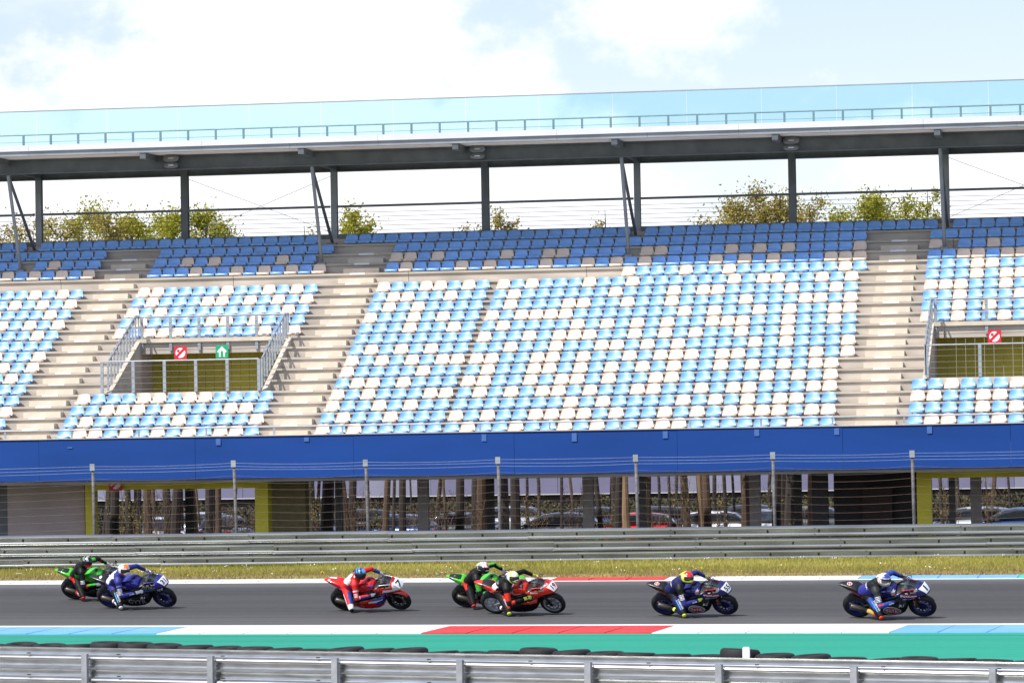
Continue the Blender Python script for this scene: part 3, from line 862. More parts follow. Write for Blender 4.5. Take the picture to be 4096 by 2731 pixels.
me.polygons.foreach_set("use_smooth", [True] * len(me.polygons)); me.set_sharp_from_angle(angle=math.radians(50))
o = link("seat_rows", me, kind="stuff"); o["label"] = "remaining blue and cream plastic seats filling the upper rows of the stand"; o["category"] = "seats"

# ------------------------------------------------------------------ catch fence
fence = thing("catch_fence", "tall wire catch fence on grey posts behind the triple guardrail", "fence", (-20, 108.4, 0.2))
FY = 108.4
fpx = [(-330, 1078), (213, 1066), (537, 1058), (840, 1056), (1144, 1050), (1460, 1045), (1775, 1039), (2095, 1035), (2410, 1030)]
FP = [at_y(a * K, b * K, FY) for a, b in fpx]
for p in FP:
    mb = MB(); ln = RND.uniform(.02, .09)
    mb.tube([(p.x + ln, FY + .05, -.2), (p.x + ln * .4, FY + .04, 1.9), (p.x, FY, p.z)], [.05, .048, .046], 8); b = mb.build("post", mat("fence_post_grey", (0.13, 0.127, 0.122), 0.7, metal=.1, var=.3, scale=3), fence, origin=fence.location, smooth=True)
    mb = MB(); mb.box((p.x - .07, FY - .075, p.z - .18), (p.x + .07, FY - .055, p.z + .015)); mb.build("cap_plate", M_GALV, b, origin=fence.location)
M_RUST = mat("rusty_wire", (0.22, 0.15, 0.11), 0.6, metal=0.4, var=0.3)
M_WIRE = mat("bright_wire", (0.55, 0.57, 0.6), 0.4, metal=0.6)
for k in range(12):
    off = [0.06, .15, .24, .42, .58, .76, .98, 1.20, 1.42, 1.64, 1.86, 2.08][k]
    pts = []
    for i in range(len(FP) - 1):
        a, b = FP[i], FP[i + 1]; sag = RND.uniform(.01, .04) + (.05 if k > 2 else 0)
        for j in range(6):
            f_ = j / 6; pts.append((a.x + (b.x - a.x) * f_, FY - .07, a.z + (b.z - a.z) * f_ - off - 4 * sag * f_ * (1 - f_)))
    mb = MB(); mb.tube(pts, .0042, 4); mb.build("wire", M_WIRE if k < 3 else M_RUST, fence, origin=fence.location)

# ------------------------------------------------------------------ behind the stand: hall, hedge, trees, cars
HY = 188.0
hall = thing("exhibition_hall", "long pale lilac clad hall with dark plinth beyond the parked cars", "building", (-28, HY, -0.3))
M_LILAC = mat("lilac_cladding", (0.165, 0.16, 0.25), 0.5, var=0.10, scale=0.6)
M_LIL2 = mat("light_lilac_cladding", (0.23, 0.23, 0.31), 0.5, var=0.10, scale=0.6)
M_PLINTH = mat("dark_plinth", (0.035, 0.028, 0.024), 0.9, var=0.3, scale=1)
mb = MB(); mb.box((-72, HY + .2, -.3), (14, HY + 12, 5.0)); mb.build("hall_body", M_PLINTH, hall, origin=hall.location)
mb = MB(); mb.prism([(HY - .5, 5.0), (HY + 6, 6.8), (HY + 12.4, 5.0), (HY + 12.4, 4.9), (HY - .5, 4.9)], (-72.5, 0, 0), (14.5, 0, 0), (0, 1, 0), (0, 0, 1)); mb.build("roof", M_STEEL_L, hall, origin=hall.location)
xx = -72.0; q = 0
while xx < 13.9:
    for r_ in range(4):
        za = 1.40 + r_ * .88; mb = MB(); mb.box((xx + .01, HY, za), (xx + 3.19, HY + .19, za + .84))
        mb.build("cladding_panel", M_LIL2 if (q * 7 + r_ * 3) % 5 == 0 else M_LILAC, hall, origin=hall.location)
    xx += 3.2; q += 1
for r_ in range(5):
    za = 1.36 + r_ * .88; mb = MB(); mb.box((-72, HY - .03, za), (14, HY - .002, za + .035)); mb.build("trim_strip", M_FASC, hall, origin=hall.location)

M_HEDGE = mat("hedge_leaves", (0.035, 0.045, 0.015), 0.9, var=0.4, scale=1.5, c2=(0.07, 0.06, 0.025))
k = 26000; P = np.stack([rs.uniform(-62, 4, k), rs.uniform(176.2, 178.2, k), -.3 + 1.55 * rs.uniform(0, 1, k) ** .8], 1)
P[:, 2] *= (1 + .12 * np.sin(P[:, 0] * .9) + .1 * np.sin(P[:, 0] * 2.3))
A = rs.normal(0, 1, (k, 3)); A /= np.linalg.norm(A, axis=1)[:, None]; B = np.cross(A, rs.normal(0, 1, (k, 3))); B /= np.linalg.norm(B, axis=1)[:, None]
sz = rs.uniform(.06, .13, k)[:, None]
V = np.stack([P - A * sz, P + B * sz * .6, P + A * sz, P - B * sz * .6], 1).reshape(-1, 3)
me = bpy.data.meshes.new("hedge"); me.from_pydata(V.tolist(), [], np.arange(k * 4).reshape(-1, 4).tolist()); me.materials.append(M_HEDGE)
hd = link("hedge", me); tag(hd, "low dark clipped hedge between the parked cars and the lilac hall", "hedge")

M_BARK = [mat("brown_bark", (0.085, 0.055, 0.035), 0.95, var=0.35, scale=4, stretch=(1, 1, .2), bump=.5),
          mat("tan_bark", (0.23, 0.15, 0.085), 0.9, var=0.3, scale=4, stretch=(1, 1, .2), bump=.5),
          mat("dark_bark", (0.035, 0.028, 0.024), 0.95, var=0.3, scale=4, stretch=(1, 1, .2), bump=.5)]
M_LEAF = [mat("fresh_green_leaves", (0.30, 0.34, 0.02), 0.7, var=0.35, scale=1.2, c2=(0.52, 0.48, 0.04)),
          mat("olive_brown_leaves", (0.34, 0.27, 0.06), 0.8, var=0.35, scale=1.2, c2=(0.50, 0.42, 0.10)),
          mat("bare_twig_buds", (0.15, 0.10, 0.075), 0.9, var=0.3, scale=1.5)]
for _m in M_LEAF + [M_BLADE, M_DRY]: leafy(_m)


def tree(x, Y, h, r, lean, bark, leaf, nl, spread, label, group):
    t = thing("tree", label, "tree", (x, Y, -.3), group)
    R3 = random.Random(int(x * 100) + int(Y * 7)); mb = MB()
    top = Vector((lean, R3.uniform(-.3, .3), h))
    pts = [Vector((0, 0, 0)).lerp(top, f_) + Vector((R3.uniform(-.06, .06), R3.uniform(-.06, .06), 0)) * (f_ > 0) for f_ in (0, .12, .3, .5, .7, .88, 1)]
    mb.tube(pts, [r * q_ for q_ in (1.25, 1.0, .9, .72, .5, .28, .06)], 9)
    tips = []
    for i in range(16 if nl > 400 else 6):
        f_ = R3.uniform(.45, .96) if nl < 400 else R3.uniform(.72, .97); b0 = Vector((0, 0, 0)).lerp(top, f_)
        an = R3.uniform(0, 6.28); ln = spread * (1.15 - f_ * .7) * R3.uniform(.6, 1.1)
        b1 = b0 + Vector((math.cos(an) * ln, math.sin(an) * ln, ln * R3.uniform(.5, 1.1))); bm_ = b0.lerp(b1, .5) + Vector((0, 0, ln * .06))
        b1.z = min(b1.z, h + .4)
        mb.tube([b0, bm_, b1], [r * .32 * (1.2 - f_), r * .2 * (1.2 - f_), .012], 5)
        tips.append((b0, b1))
        for k_ in range(3):
            f2 = R3.uniform(.4, .95); c0 = b0.lerp(b1, f2); c1 = c0 + Vector((R3.uniform(-1, 1), R3.uniform(-1, 1), R3.uniform(.2, 1))) * ln * .4
            c1.z = min(c1.z, h + .5)
            mb.tube([c0, c1], [.02, .006], 4); tips.append((c0, c1))
    mb.build("trunk", bark, t)
    rr = np.random.RandomState(int(abs(x) * 50) + 5); nl = int(nl * 1.7)
    T = np.array([[*(a.lerp(b, R3.uniform(.4, 1.0)))] for a, b in tips]); ncl = 3
    idx = rr.randint(0, len(T), nl); P_ = T[idx] + rr.normal(0, 1, (nl, 3)) * (spread * .13) * rr.uniform(.3, 1.3, (nl, 1))
    A_ = rr.normal(0, 1, (nl, 3)); A_ /= np.linalg.norm(A_, axis=1)[:, None]; B_ = np.cross(A_, rr.normal(0, 1, (nl, 3))); B_ /= np.linalg.norm(B_, axis=1)[:, None]
    s2 = rr.uniform(.04, .085, nl)[:, None]
    V_ = np.stack([P_ - A_ * s2, P_ + B_ * s2 * .55, P_ + A_ * s2, P_ - B_ * s2 * .55], 1).reshape(-1, 3)
    me_ = bpy.data.meshes.new("crown"); me_.from_pydata(V_.tolist(), [], np.arange(nl * 4).reshape(-1, 4).tolist()); me_.materials.append(leaf)
    link("crown", me_, t)


def tx(x_, Y): return at_y(x_, 2000, Y).x
# trunks seen under the stand (x in photograph pixels, depth, trunk radius, bark)
GT = "tree trunks in the car park"
for (x_, Y, r_, bk_, ln_) in ((453, 139, .17, 2, .4), (514, 143, .13, 2, -.3), (583, 147, .18, 0, .2), (697, 140, .2, 2, .3), (779, 138, .14, 1, -.2), (829, 150, .16, 2, .3), (864, 144, .12, 0, .3),
                          (1307, 138, .24, 2, .3), (1352, 141, .15, 1, .2), (1380, 146, .17, 0, -.4), (1525, 143, .13, 0, .9), (1610, 140, .14, 2, .2), (1829, 139, .17, 2, .2), (1917, 142, .2, 0, .3),
                          (2057, 145, .2, 2, .3), (2246, 152, .07, 2, .1), (2405, 139, .10, 2, -.7), (2466, 141, .14, 2, .2), (2512, 144, .15, 1, -.4), (2572, 140, .2, 0, .3), (2677, 150, .06, 2, .1),
                          (2745, 147, .16, 0, -.3), (2803, 142, .13, 1, -.3), (2826, 139, .15, 0, -.2), (2897, 150, .08, 2, 0), (2980, 141, .16, 0, .3), (3105, 139, .17, 2, .2), (3160, 143, .22, 2, .2), (3242, 138, .13, 1, .2)):
    lb = ["brown trunked slender tree rising behind the open ground floor of the stand", "tan trunked slender tree behind the open ground floor", "dark trunked tree standing behind the open ground floor"][bk_]
    tree(tx(x_, Y), Y, RND.uniform(9.5, 11.2), r_, ln_, M_BARK[bk_], M_LEAF[RND.choice((0, 1, 2))], 260, 1.6, lb, GT + (" brown", " tan", " dark")[bk_])
for (x_, Y) in ((410, 158), (540, 162), (610, 168), (730, 155), (800, 160), (930, 157), (1260, 152), (1335, 163), (1465, 158), (1570, 152), (1655, 166), (1740, 157), (1790, 150), (1960, 156), (2110, 160), (2165, 168), (2300, 158), (2440, 154), (2545, 162), (2640, 157), (2705, 166), (2860, 158), (2940, 154), (3070, 160), (3200, 156), (3780, 152), (3840, 163), (3960, 158), (4040, 167)):
    r_ = RND.uniform(.045, .10)
    tree(tx(x_, Y), Y, RND.uniform(8, 10.5), r_, RND.uniform(-.9, .9), M_BARK[RND.choice((0, 2, 2))], M_LEAF[RND.choice((1, 2))], 160, 1.5, "thin crooked tree stem standing between the larger trunks in the car park", "thin stems in the car park")
# taller trees whose tops show between the roof columns
for (x_, Y, h, lf, nl, sp) in ((140, 150, 12.9, 1, 3000, 2.2), (330, 153, 13.5, 0, 2400, 2.2), (420, 149, 13.2, 1, 3000, 2.2), (240, 148, 12.9, 1, 2600, 2.0), (540, 150, 13.2, 0, 2600, 1.8), (650, 147, 13.5, 0, 5200, 2.0), (835, 152, 13.5, 0, 4200, 1.9), (-60, 152, 12.9, 1, 1100, 2.3),
                             (1230, 151, 12.9, 1, 900, 1.7), (1390, 147, 12.9, 0, 2600, 1.9), (1880, 150, 12.6, 1, 600, 1.3), (2000, 152, 13.2, 1, 800, 1.3), (2450, 149, 13.1, 1, 500, 1.3), (2960, 151, 13.45, 1, 4200, 2.2), (3110, 149, 13.3, 1, 4000, 2.2),
                             (3240, 152, 13.3, 1, 2200, 1.8), (3450, 147, 13.4, 0, 4500, 2.3), (3600, 148, 13.2, 0, 1900, 1.9), (3690, 149, 13.5, 0, 900, 1.3)):
    lb = ["tall tree with fresh green leaves rising above the back of the stand", "tall tree with sparse olive brown leaves above the back of the stand", "almost bare tree with fine twigs above the back of the stand"][lf]
    tree(at_y(x_, 950, Y).x, Y, h + .25, .16, RND.uniform(-.3, .3), M_BARK[2], M_LEAF[lf], nl, sp, lb, ("green", "olive", "bare")[lf] + " treetops behind the stand")

M_TWIG = mat("brown_twigs", (0.10, 0.07, 0.045), 0.95, var=.3)
for si, (x_, Y) in enumerate(((480, 141), (560, 144), (640, 142), (880, 146), (960, 141), (1290, 145), (1440, 141), (1500, 147), (1650, 143), (1760, 146), (1880, 141), (2130, 147), (2300, 144), (2440, 147), (2620, 143), (2720, 146), (2860, 142), (3130, 146), (3220, 141), (3800, 143), (3960, 147))):
    R4 = random.Random(si); t = thing("bare_shrub", "bare brown twiggy shrub among the tree trunks behind the stand", "shrub", (tx(x_, Y), Y, -.3), "bare shrubs in the car park")
    mb = MB(); hh = R4.uniform(2.0, 3.4); tips = []
    for k_ in range(16):
        an = R4.uniform(0, 6.28); sp_ = R4.uniform(.2, .9); p0 = Vector((R4.uniform(-.1, .1), R4.uniform(-.1, .1), 0)); p2 = Vector((math.cos(an) * sp_, math.sin(an) * sp_, hh * R4.uniform(.5, 1))); p1 = p0.lerp(p2, .5) + Vector((0, 0, .2))
        mb.tube([p0, p1, p2], [.018, .012, .004], 4)
        for q_ in range(4):
            c0 = p1.lerp(p2, R4.uniform(0, .9)); c1 = c0 + Vector((R4.uniform(-.4, .4), R4.uniform(-.4, .4), R4.uniform(.1, .5))); mb.tube([c0, c1], [.008, .003], 4); tips.append((c0, c1))
    mb.build("twigs", M_TWIG, t)
    mb = MB()
    for k_ in range(120):
        a_, b_ = R4.choice(tips); c0 = a_.lerp(b_, R4.random()) + Vector((R4.gauss(0, .05), R4.gauss(0, .05), R4.gauss(0, .05))); u_ = Vector((R4.gauss(0, 1), R4.gauss(0, 1), R4.gauss(0, 1))).normalized() * .035; v_ = u_.orthogonal().normalized() * .02
        mb.add([c0 - u_, c0 + v_, c0 + u_, c0 - v_], [(0, 1, 2, 3)])
    mb.build("leaves", M_LEAF[R4.choice((0, 1, 2))], t, fix=False)

# parked cars
M_CGLASS = mat("car_glass", (0.02, 0.025, 0.03), 0.04, var=0.1, spec=0.9)
M_RUB = mat("car_tyre", (0.02, 0.02, 0.02), 0.8)
M_RIM = mat("alloy_rim", (0.45, 0.45, 0.46), 0.3, metal=0.8)
M_LAMP = mat("headlamp_lens", (0.75, 0.77, 0.8), 0.08, var=.05)
M_TAIL = mat("tail_lamp_red", (0.45, 0.01, 0.01), 0.2)


def car_meshes():
    out = {}
    mb = MB(); mb.loft([(-2.12, .42, .78, .70, 4), (-2.05, .28, .90, .82, 4), (-1.6, .20, .98, .88, 4.5), (-.8, .18, .98, .90, 5), (.3, .18, .96, .90, 5), (.95, .18, .93, .89, 4.5), (1.6, .22, .82, .86, 4.2), (2.0, .28, .70, .78, 4), (2.1, .36, .60, .66, 4)], 28)
    o_ = mb.build("body", M_FASC); auto_smooth(o_, 45); out["body"] = o_.data; bpy.data.objects.remove(o_)
    mb = MB(); mb.loft([(-1.95, .93, .99, .70, 4), (-1.45, .93, 1.38, .66, 4.5), (-.9, .93, 1.45, .66, 4.5), (-.1, .93, 1.46, .66, 4.5), (.35, .93, 1.40, .66, 4.5), (1.25, .90, .95, .74, 4)], 28,
                       colour=lambda c: 1 if (c.z > 1.385 and -1.4 < c.x < .45) or (abs(c.y) > .5 and (abs(c.x + .35) < .06)) else 0)
    o_ = mb.build("cabin", [M_CGLASS, M_FASC]); auto_smooth(o_, 45); out["cabin"] = o_.data; bpy.data.objects.remove(o_)
    mb = MB(); mb.lathe([(.20, -.09), (.30, -.10), (.315, -.07), (.315, .07), (.30, .10), (.20, .09)], 20, (0, 0, 0)); o_ = mb.build("tyre", M_RUB, smooth=True); out["tyre"] = o_.data; bpy.data.objects.remove(o_)
    mb = MB(); mb.lathe([(.02, -.085), (.205, -.08), (.205, .08), (.02, .085)], 16, (0, 0, 0)); o_ = mb.build("rim", M_RIM); out["rim"] = o_.data; bpy.data.objects.remove(o_)
    mb = MB(); mb.loft([(-.08, -.05, .05, .13), (.06, -.05, .06, .12), (.10, -.02, .03, .05)], 12); o_ = mb.build("headlight", M_LAMP, smooth=True); out["headlight"] = o_.data; bpy.data.objects.remove(o_)
    mb = MB(); mb.loft([(-.06, -.05, .06, .06), (.05, -.05, .05, .10), (.08, -.03, .03, .05)], 10); o_ = mb.build("mirror", M_RUB, smooth=True); out["mirror"] = o_.data; bpy.data.objects.remove(o_)
    return out


CM = car_meshes(); CBODY = {}
CCOL = {"black": (0.012, 0.012, 0.014), "white": (0.75, 0.75, 0.76), "silver": (0.42, 0.44, 0.46), "red": (0.45, 0.012, 0.015), "blue": (0.03, 0.07, 0.20), "grey": (0.10, 0.11, 0.12)}


def car(x_, Y, rz, c, label, group=None, tall=1.0):
    p = Vector((at_y(x_, 2060, Y).x, Y, -.3))
    t = thing("parked_car", label, "car", p, group); t.rotation_euler.z = rz; t.scale = (1, 1, tall)
    if c not in CBODY:
        m = mat("car_paint_" + c, CCOL[c], 0.25, metal=0.3 if c in ("silver", "grey", "blue") else 0, var=.04, coat=.8)
        b = CM["body"].copy(); b.materials.clear(); b.materials.append(m); k_ = CM["cabin"].copy(); k_.materials[1] = m; CBODY[c] = (b, k_, m)
    link("body", CBODY[c][0], t); link("cabin", CBODY[c][1], t)
    for wx in (-1.28, 1.32):
        for wy in (-.80, .80):
            w_ = bpy.data.objects.new("wheel", CM["tyre"]); col.objects.link(w_); w_.parent = t; w_.location = (wx, wy, .315)
            r_ = link("rim", CM["rim"], w_); r_.location = (0, .012 * math.copysign(1, wy), 0)
    for wy in (-.58, .58):
        h_ = link("headlight", CM["headlight"], t); h_.location = (1.98, wy, .62)
        h_ = link("tail_light", CM["headlight"], t); h_.location = (-2.06, wy, .78); h_.rotation_euler.z = math.pi; h_.material_slots[0].link = 'OBJECT'; h_.material_slots[0].material = M_TAIL
        h_ = link("mirror", CM["mirror"], t); h_.location = (.62, wy * 1.63, .98)


PI = math.pi
car(640, 156, PI * .62, "white", "white parked car facing the track behind the yellow framed entrance")
car(765, 166, PI, "silver", "silver parked car behind the white car near the yellow frame")
car(905, 158, PI * .5, "grey", "grey parked car beside the right yellow post")
car(1265, 158, PI * .55, "blue", "blue parked car just right of the olive wall")
car(1420, 168, PI, "black", "black parked car behind tan tree trunk near the olive wall")
car(1560, 155, PI * .95, "blue", "dark blue parked car left of the first grey ground floor column")
car(1800, 157, PI, "grey", "grey parked car between two ground floor columns")
car(2010, 170, PI, "silver", "silver parked car far back between ground floor columns")
car(2215, 154, PI, "black", "black parked car in front of the middle ground floor column")
car(2330, 166, PI, "blue", "blue parked car behind the black car at the middle column")
car(2520, 152, PI, "red", "red parked car partly hidden by tree trunks")
car(2610, 165, PI, "black", "black parked car behind the red and white cars")
car(2800, 153, PI, "white", "white parked hatchback right of the red car")
car(2960, 166, PI, "black", "black parked car behind the white hatchback")
car(3075, 156, PI * .5, "silver", "silver parked car at the last ground floor column")
car(3190, 160, PI, "grey", "grey parked car beside the black cladded wall")
car(3880, 155, PI * .9, "silver", "silver parked car right of the single yellow post")
car(4060, 152, PI, "blue", "blue parked car furthest along from the yellow post")
car(4230, 163, PI, "white", "white parked car beyond the blue car under the yellow header")

# ------------------------------------------------------------------ motorcycles and riders
def paint(name, c, rough=0.22, coat=0.7, metal=0.0):
    return mat("paint_" + name, c, rough, metal=metal, var=0.03, scale=8, coat=coat)


P = dict(green=paint("green", (0.055, 0.52, 0.02)), black=paint("black", (0.007, 0.007, 0.008), .35, .15), carbon=mat("carbon_black", (0.008, 0.008, 0.009), .45, var=.2, scale=40, spec=.3),
         blue=paint("blue", (0.020, 0.022, 0.26)), navy=paint("navy", (0.010, 0.013, 0.13)), red=paint("red", (0.66, 0.012, 0.010)), dred=paint("deep_red", (0.42, 0.008, 0.012)),
         rosso=paint("orange_red", (0.74, 0.028, 0.010)), white=paint("white", (0.78, 0.78, 0.79)), hblue=paint("royal_blue", (0.02, 0.05, 0.30)), sky=paint("sky_blue", (0.06, 0.34, 0.72)),
         alu=mat("brushed_alloy", (0.50, 0.50, 0.51), .35, metal=.9, var=.1, scale=20), steel=mat("exhaust_titanium", (0.10, 0.092, 0.08), .42, metal=.8, var=.2, scale=9),
         bluerim=paint("blue_rim", (0.008, 0.013, 0.15), .35, .3), neon=paint("neon_yellow", (0.62, 0.80, 0.05)), orange=paint("orange", (0.85, 0.17, 0.01)), silver=paint("silver", (0.5, 0.5, 0.52), .3, .5, .6), tan=paint("gold", (0.5, 0.33, 0.06)))
LEA = {k_: mat("leather_" + k_, c, 0.55, var=.22, scale=16, bump=.4, spec=.22 if k_ in ("black", "dgrey", "navy") else .4) for k_, c in dict(black=(0.008, 0.008, 0.009), green=(0.05, 0.42, 0.03), red=(0.60, 0.014, 0.014), white=(0.72, 0.72, 0.72), blue=(0.022, 0.026, 0.20), navy=(0.014, 0.016, 0.085), hblue=(0.02, 0.055, 0.30), orange=(0.75, 0.05, 0.01), rosso=(0.68, 0.03, 0.012), neon=(0.60, 0.76, 0.08), gold=(0.45, 0.3, 0.06), dgrey=(0.03, 0.03, 0.032), teal=(0.10, 0.45, 0.55)).items()}
M_BTYRE = mat("racing_slick", (0.013, 0.0125, 0.0125), 0.62, var=.2, scale=12, spec=.3)
M_SCREEN = glass("windscreen_tint", (0.62, 0.64, 0.66), 0.10)
M_VISOR = mat("dark_visor", (0.008, 0.008, 0.010), 0.06, var=.1, spec=.8)


def text_mesh(txt, size, shear=0.0):
    cu = bpy.data.curves.new("t", 'FONT'); cu.body = txt; cu.size = size; cu.shear = shear; cu.align_x = 'CENTER'; cu.align_y = 'CENTER'; cu.resolution_u = 3; cu.offset = size * .022
    o_ = bpy.data.objects.new("t", cu); col.objects.link(o_)
    dg = bpy.context.evaluated_depsgraph_get(); me_ = bpy.data.meshes.new_from_object(o_.evaluated_get(dg))
    bpy.data.objects.remove(o_); bpy.data.curves.remove(cu); return me_


def project(verts, faces, org, right, up, trees, off, name, m, parent, aspect=1.0, dist=.5):
    org = Vector(org); right = Vector(right).normalized(); up = Vector(up); up = (up - right * up.dot(right)).normalized(); nrm = right.cross(up)
    out = []
    for u, v in verts:
        p = org + right * (u * aspect) + up * v; st = p + nrm * dist; best = None
        for t_ in trees:
            h_ = t_.ray_cast(st, -nrm, 1.2)
            if h_[0] is not None and (best is None or h_[3] < best[1]): best = (h_[0], h_[3])
        out.append((best[0] + nrm * off) if best else None)
    ds = sorted((o_ - org).dot(nrm) for o_ in out if o_ is not None)
    if not ds: return None
    med = ds[len(ds) // 2]
    vs = [o_ if (o_ is not None and abs((o_ - org).dot(nrm) - med) < .10) else org + right * (verts[i][0] * aspect) + up * verts[i][1] + nrm * (med + off) for i, o_ in enumerate(out)]
    mb_ = MB(); mb_.add(vs, faces); return mb_.build(name, m, parent, fix=False)


def dtext(txt, size, org, right, up, trees, m, parent, off=.006, aspect=1.0, shear=0.0, dist=.5):
    me_ = text_mesh(txt, size, shear); vs = [(v.co.x, v.co.y) for v in me_.vertices]; fs = [tuple(p.vertices) for p in me_.polygons]
    bpy.data.meshes.remove(me_); return project(vs, fs, org, right, up, trees, off, "lettering", m, parent, aspect, dist)


def dpoly(poly, org, right, up, trees, m, parent, off=.003, name="graphic", div=8, dist=.5):
    """patch bounded by four corners, subdivided so that it follows the surface"""
    a, b, c, d_ = [Vector(q) for q in poly]; vs = []
    for j in range(div + 1):
        for i in range(div + 1):
            u = i / div; v = j / div; vs.append(tuple(a.lerp(b, u).lerp(d_.lerp(c, u), v)))
    n = div + 1; fs = [(j * n + i, j * n + i + 1, (j + 1) * n + i + 1, (j + 1) * n + i) for j in range(div) for i in range(div)]
    return project(vs, fs, org, right, up, trees, off, name, m, parent, 1.0, dist)


def doval(rx, ry, org, right, up, trees, m, parent, off=.004, r0=0.0, n=24, name="graphic"):
    vs = []; rings = [r0, (r0 + 1) / 2, 1.0] if r0 > 0 else [.01, .35, .7, 1.0]
    for r_ in rings:
        for k_ in range(n): q = 2 * math.pi * k_ / n; vs.append((rx * r_ * math.cos(q), ry * r_ * math.sin(q)))
    fs = [(i * n + k_, i * n + (k_ + 1) % n, (i + 1) * n + (k_ + 1) % n, (i + 1) * n + k_) for i in range(len(rings) - 1) for k_ in range(n)]
    return project(vs, fs, org, right, up, trees, off, name, m, parent)


def bvh(obs):
    return [BVHTree.FromPolygons([v.co.copy() for v in o_.data.vertices], [tuple(p.vertices) for p in o_.data.polygons]) for o_ in obs]


def tyre_profile(R, wd):
    pr = []
    rim = .215
    for k_ in range(11):
        q = math.pi * k_ / 10 - math.pi / 2
        pr.append((R - wd * .52 + wd * .52 * math.cos(q), wd / 2 * math.sin(q)))
    pr = [(rim, -wd * .36)] + [(max(r_, rim + .015), a) for r_, a in pr] + [(rim, wd * .36)]
    return pr


RS = Vector((1, 0, 0))          # right-hand side decal frame: right = forward, up = up, facing -y
UPZ = Vector((0, 0, 1))


def make_bike(sp, M4):
    t = thing("motorcycle", sp["label"], "motorcycle", mat4=M4)
    C = sp["c"]
    tank_m, tail_m, nose_m, low_m, rim_m = [P[C[q_]] for q_ in ("tank", "tail", "nose", "low", "rim")]
    objs = {}
    # wheels
    for nm, ax, R, wd in (("rear_wheel", -.70, .325, .195), ("front_wheel", .72, .305, .125)):
        mb_ = MB(); mb_.lathe(tyre_profile(R, wd), 44, (ax, 0, R)); wq = mb_.build(nm, M_BTYRE, t, smooth=True)
        mb_ = MB(); wr = wd * .40
        mb_.lathe([(.218, -wr), (.218, wr), (.200, wr), (.190, wr * .6), (.190, -wr * .6), (.200, -wr)], 36, (ax, 0, R))
        mb_.lathe([(.012, -wd * .42), (.042, -wd * .42), (.042, wd * .42), (.012, wd * .42)], 16, (ax, 0, R))
        ns_ = 10 if nm == "front_wheel" else 6
        for k_ in range(ns_):
            q = 2 * math.pi * k_ / ns_ + .2; a = Vector((math.cos(q), 0, math.sin(q))); s_ = Vector((-math.sin(q), 0, math.cos(q)))
            c0 = Vector((ax, 0, R)); r0_, r1_ = .035, .198; w0 = .020 if ns_ > 7 else .032; w1 = w0 * .65; y_ = wd * .24
            pts = [c0 + a * r0_ - s_ * w0 - Vector((0, y_, 0)), c0 + a * r1_ - s_ * w1 - Vector((0, y_ * .8, 0)), c0 + a * r1_ + s_ * w1 - Vector((0, y_ * .8, 0)), c0 + a * r0_ + s_ * w0 - Vector((0, y_, 0))]
            pts += [p + Vector((0, 2 * y_, 0)) for p in pts]; mb_.hexa([tuple(p) for p in pts])
        mb_.build("rim", rim_m, wq)
        mb_ = MB()
        for sd_ in ((-1, 1) if nm == "front_wheel" else (1,)):
            rr_ = .165 if nm == "front_wheel" else .11
            mb_.lathe([(rr_ - .035, sd_ * (wd * .42) - .003), (rr_, sd_ * wd * .42 - .003), (rr_, sd_ * wd * .42 + .003), (rr_ - .035, sd_ * wd * .42 + .003)], 30, (ax, 0, R))
        mb_.build("brake_disc", P["alu"], wq)
    # fork, calipers, front mudguard
    for sd_ in (-1, 1):
        mb_ = MB(); mb_.tube([(.735, sd_ * .095, .30), (.60, sd_ * .098, .62), (.48, sd_ * .10, .92)], [.027, .029, .027], 10); mb_.build("fork_leg", P["tan"] if sp.get("goldfork") else P["black"], t, smooth=True)
        mb_ = MB(); mb_.loft([(.60, .34, .42, .016), (.63, .32, .45, .024), (.67, .34, .43, .016)], 10); ob_ = mb_.build("brake_caliper", P["steel"], t, smooth=True); ob_.location = (0, sd_ * .085, 0)
    mb_ = MB(); vs = []; fs = []; nq = 15; npz = 7
    for i in range(nq):
        q = math.radians(8 + 118 * i / (nq - 1)); R = .326; ww = .075 * (1 - .35 * abs(i / (nq - 1) - .5) ** 2)
        for j in range(npz):
            u = -1 + 2 * j / (npz - 1); rr_ = R - .05 * u * u
            vs.append((.72 - math.cos(q + .1) * -rr_ if False else .72 + math.cos(q + .35) * rr_, u * ww, .305 + math.sin(q + .35) * rr_))
    fs = [(i * npz + j, i * npz + j + 1, (i + 1) * npz + j + 1, (i + 1) * npz + j) for i in range(nq - 1) for j in range(npz - 1)]
    mb_.add(vs, fs); objs["fender"] = mb_.build("front_mudguard", P[C.get("fender", C["low"])], t, smooth=True)
    # upper fairing (nose and cheeks), lower fairing
    nosef = sp.get("nosef", lambda c: 0)
    up_s = [(.965, .765, .79, .030, 2.2), (.945, .735, .825, .075, 2.2), (.90, .70, .875, .120, 2.2), (.84, .675, .925, .150, 2.2), (.76, .655, .965, .178, 2.2), (.68, .64, .985, .198, 2.3), (.60, .62, .985, .212, 2.5), (.50, .595, .97, .225, 2.6), (.42, .57, .945, .232, 2.8), (.33, .565, .91, .232, 2.8), (.27, .60, .87, .222, 2.8), (.23, .65, .82, .20, 2.6)]
    # refine sections
    def fine_secs(s_, n_=3):
        o_ = []
        for a, b in zip(s_[:-1], s_[1:]):
            for k_ in range(n_): f_ = k_ / n_; o_.append(tuple(a[i] + (b[i] - a[i]) * f_ for i in range(5)))
        return o_ + [s_[-1]]
    mb_ = MB(); mb_.loft(fine_secs(up_s, 4), 48, cap=False, colour=nosef, skip=lambda c: c.x < .70 and (c.z > .865 - .10 * (.70 - c.x) and abs(c.y) < .205)); objs["up"] = mb_.build("upper_fairing", [nose_m] + [P[k_] for k_ in sp.get("nosem", ())], t); auto_smooth(objs["up"], 50)
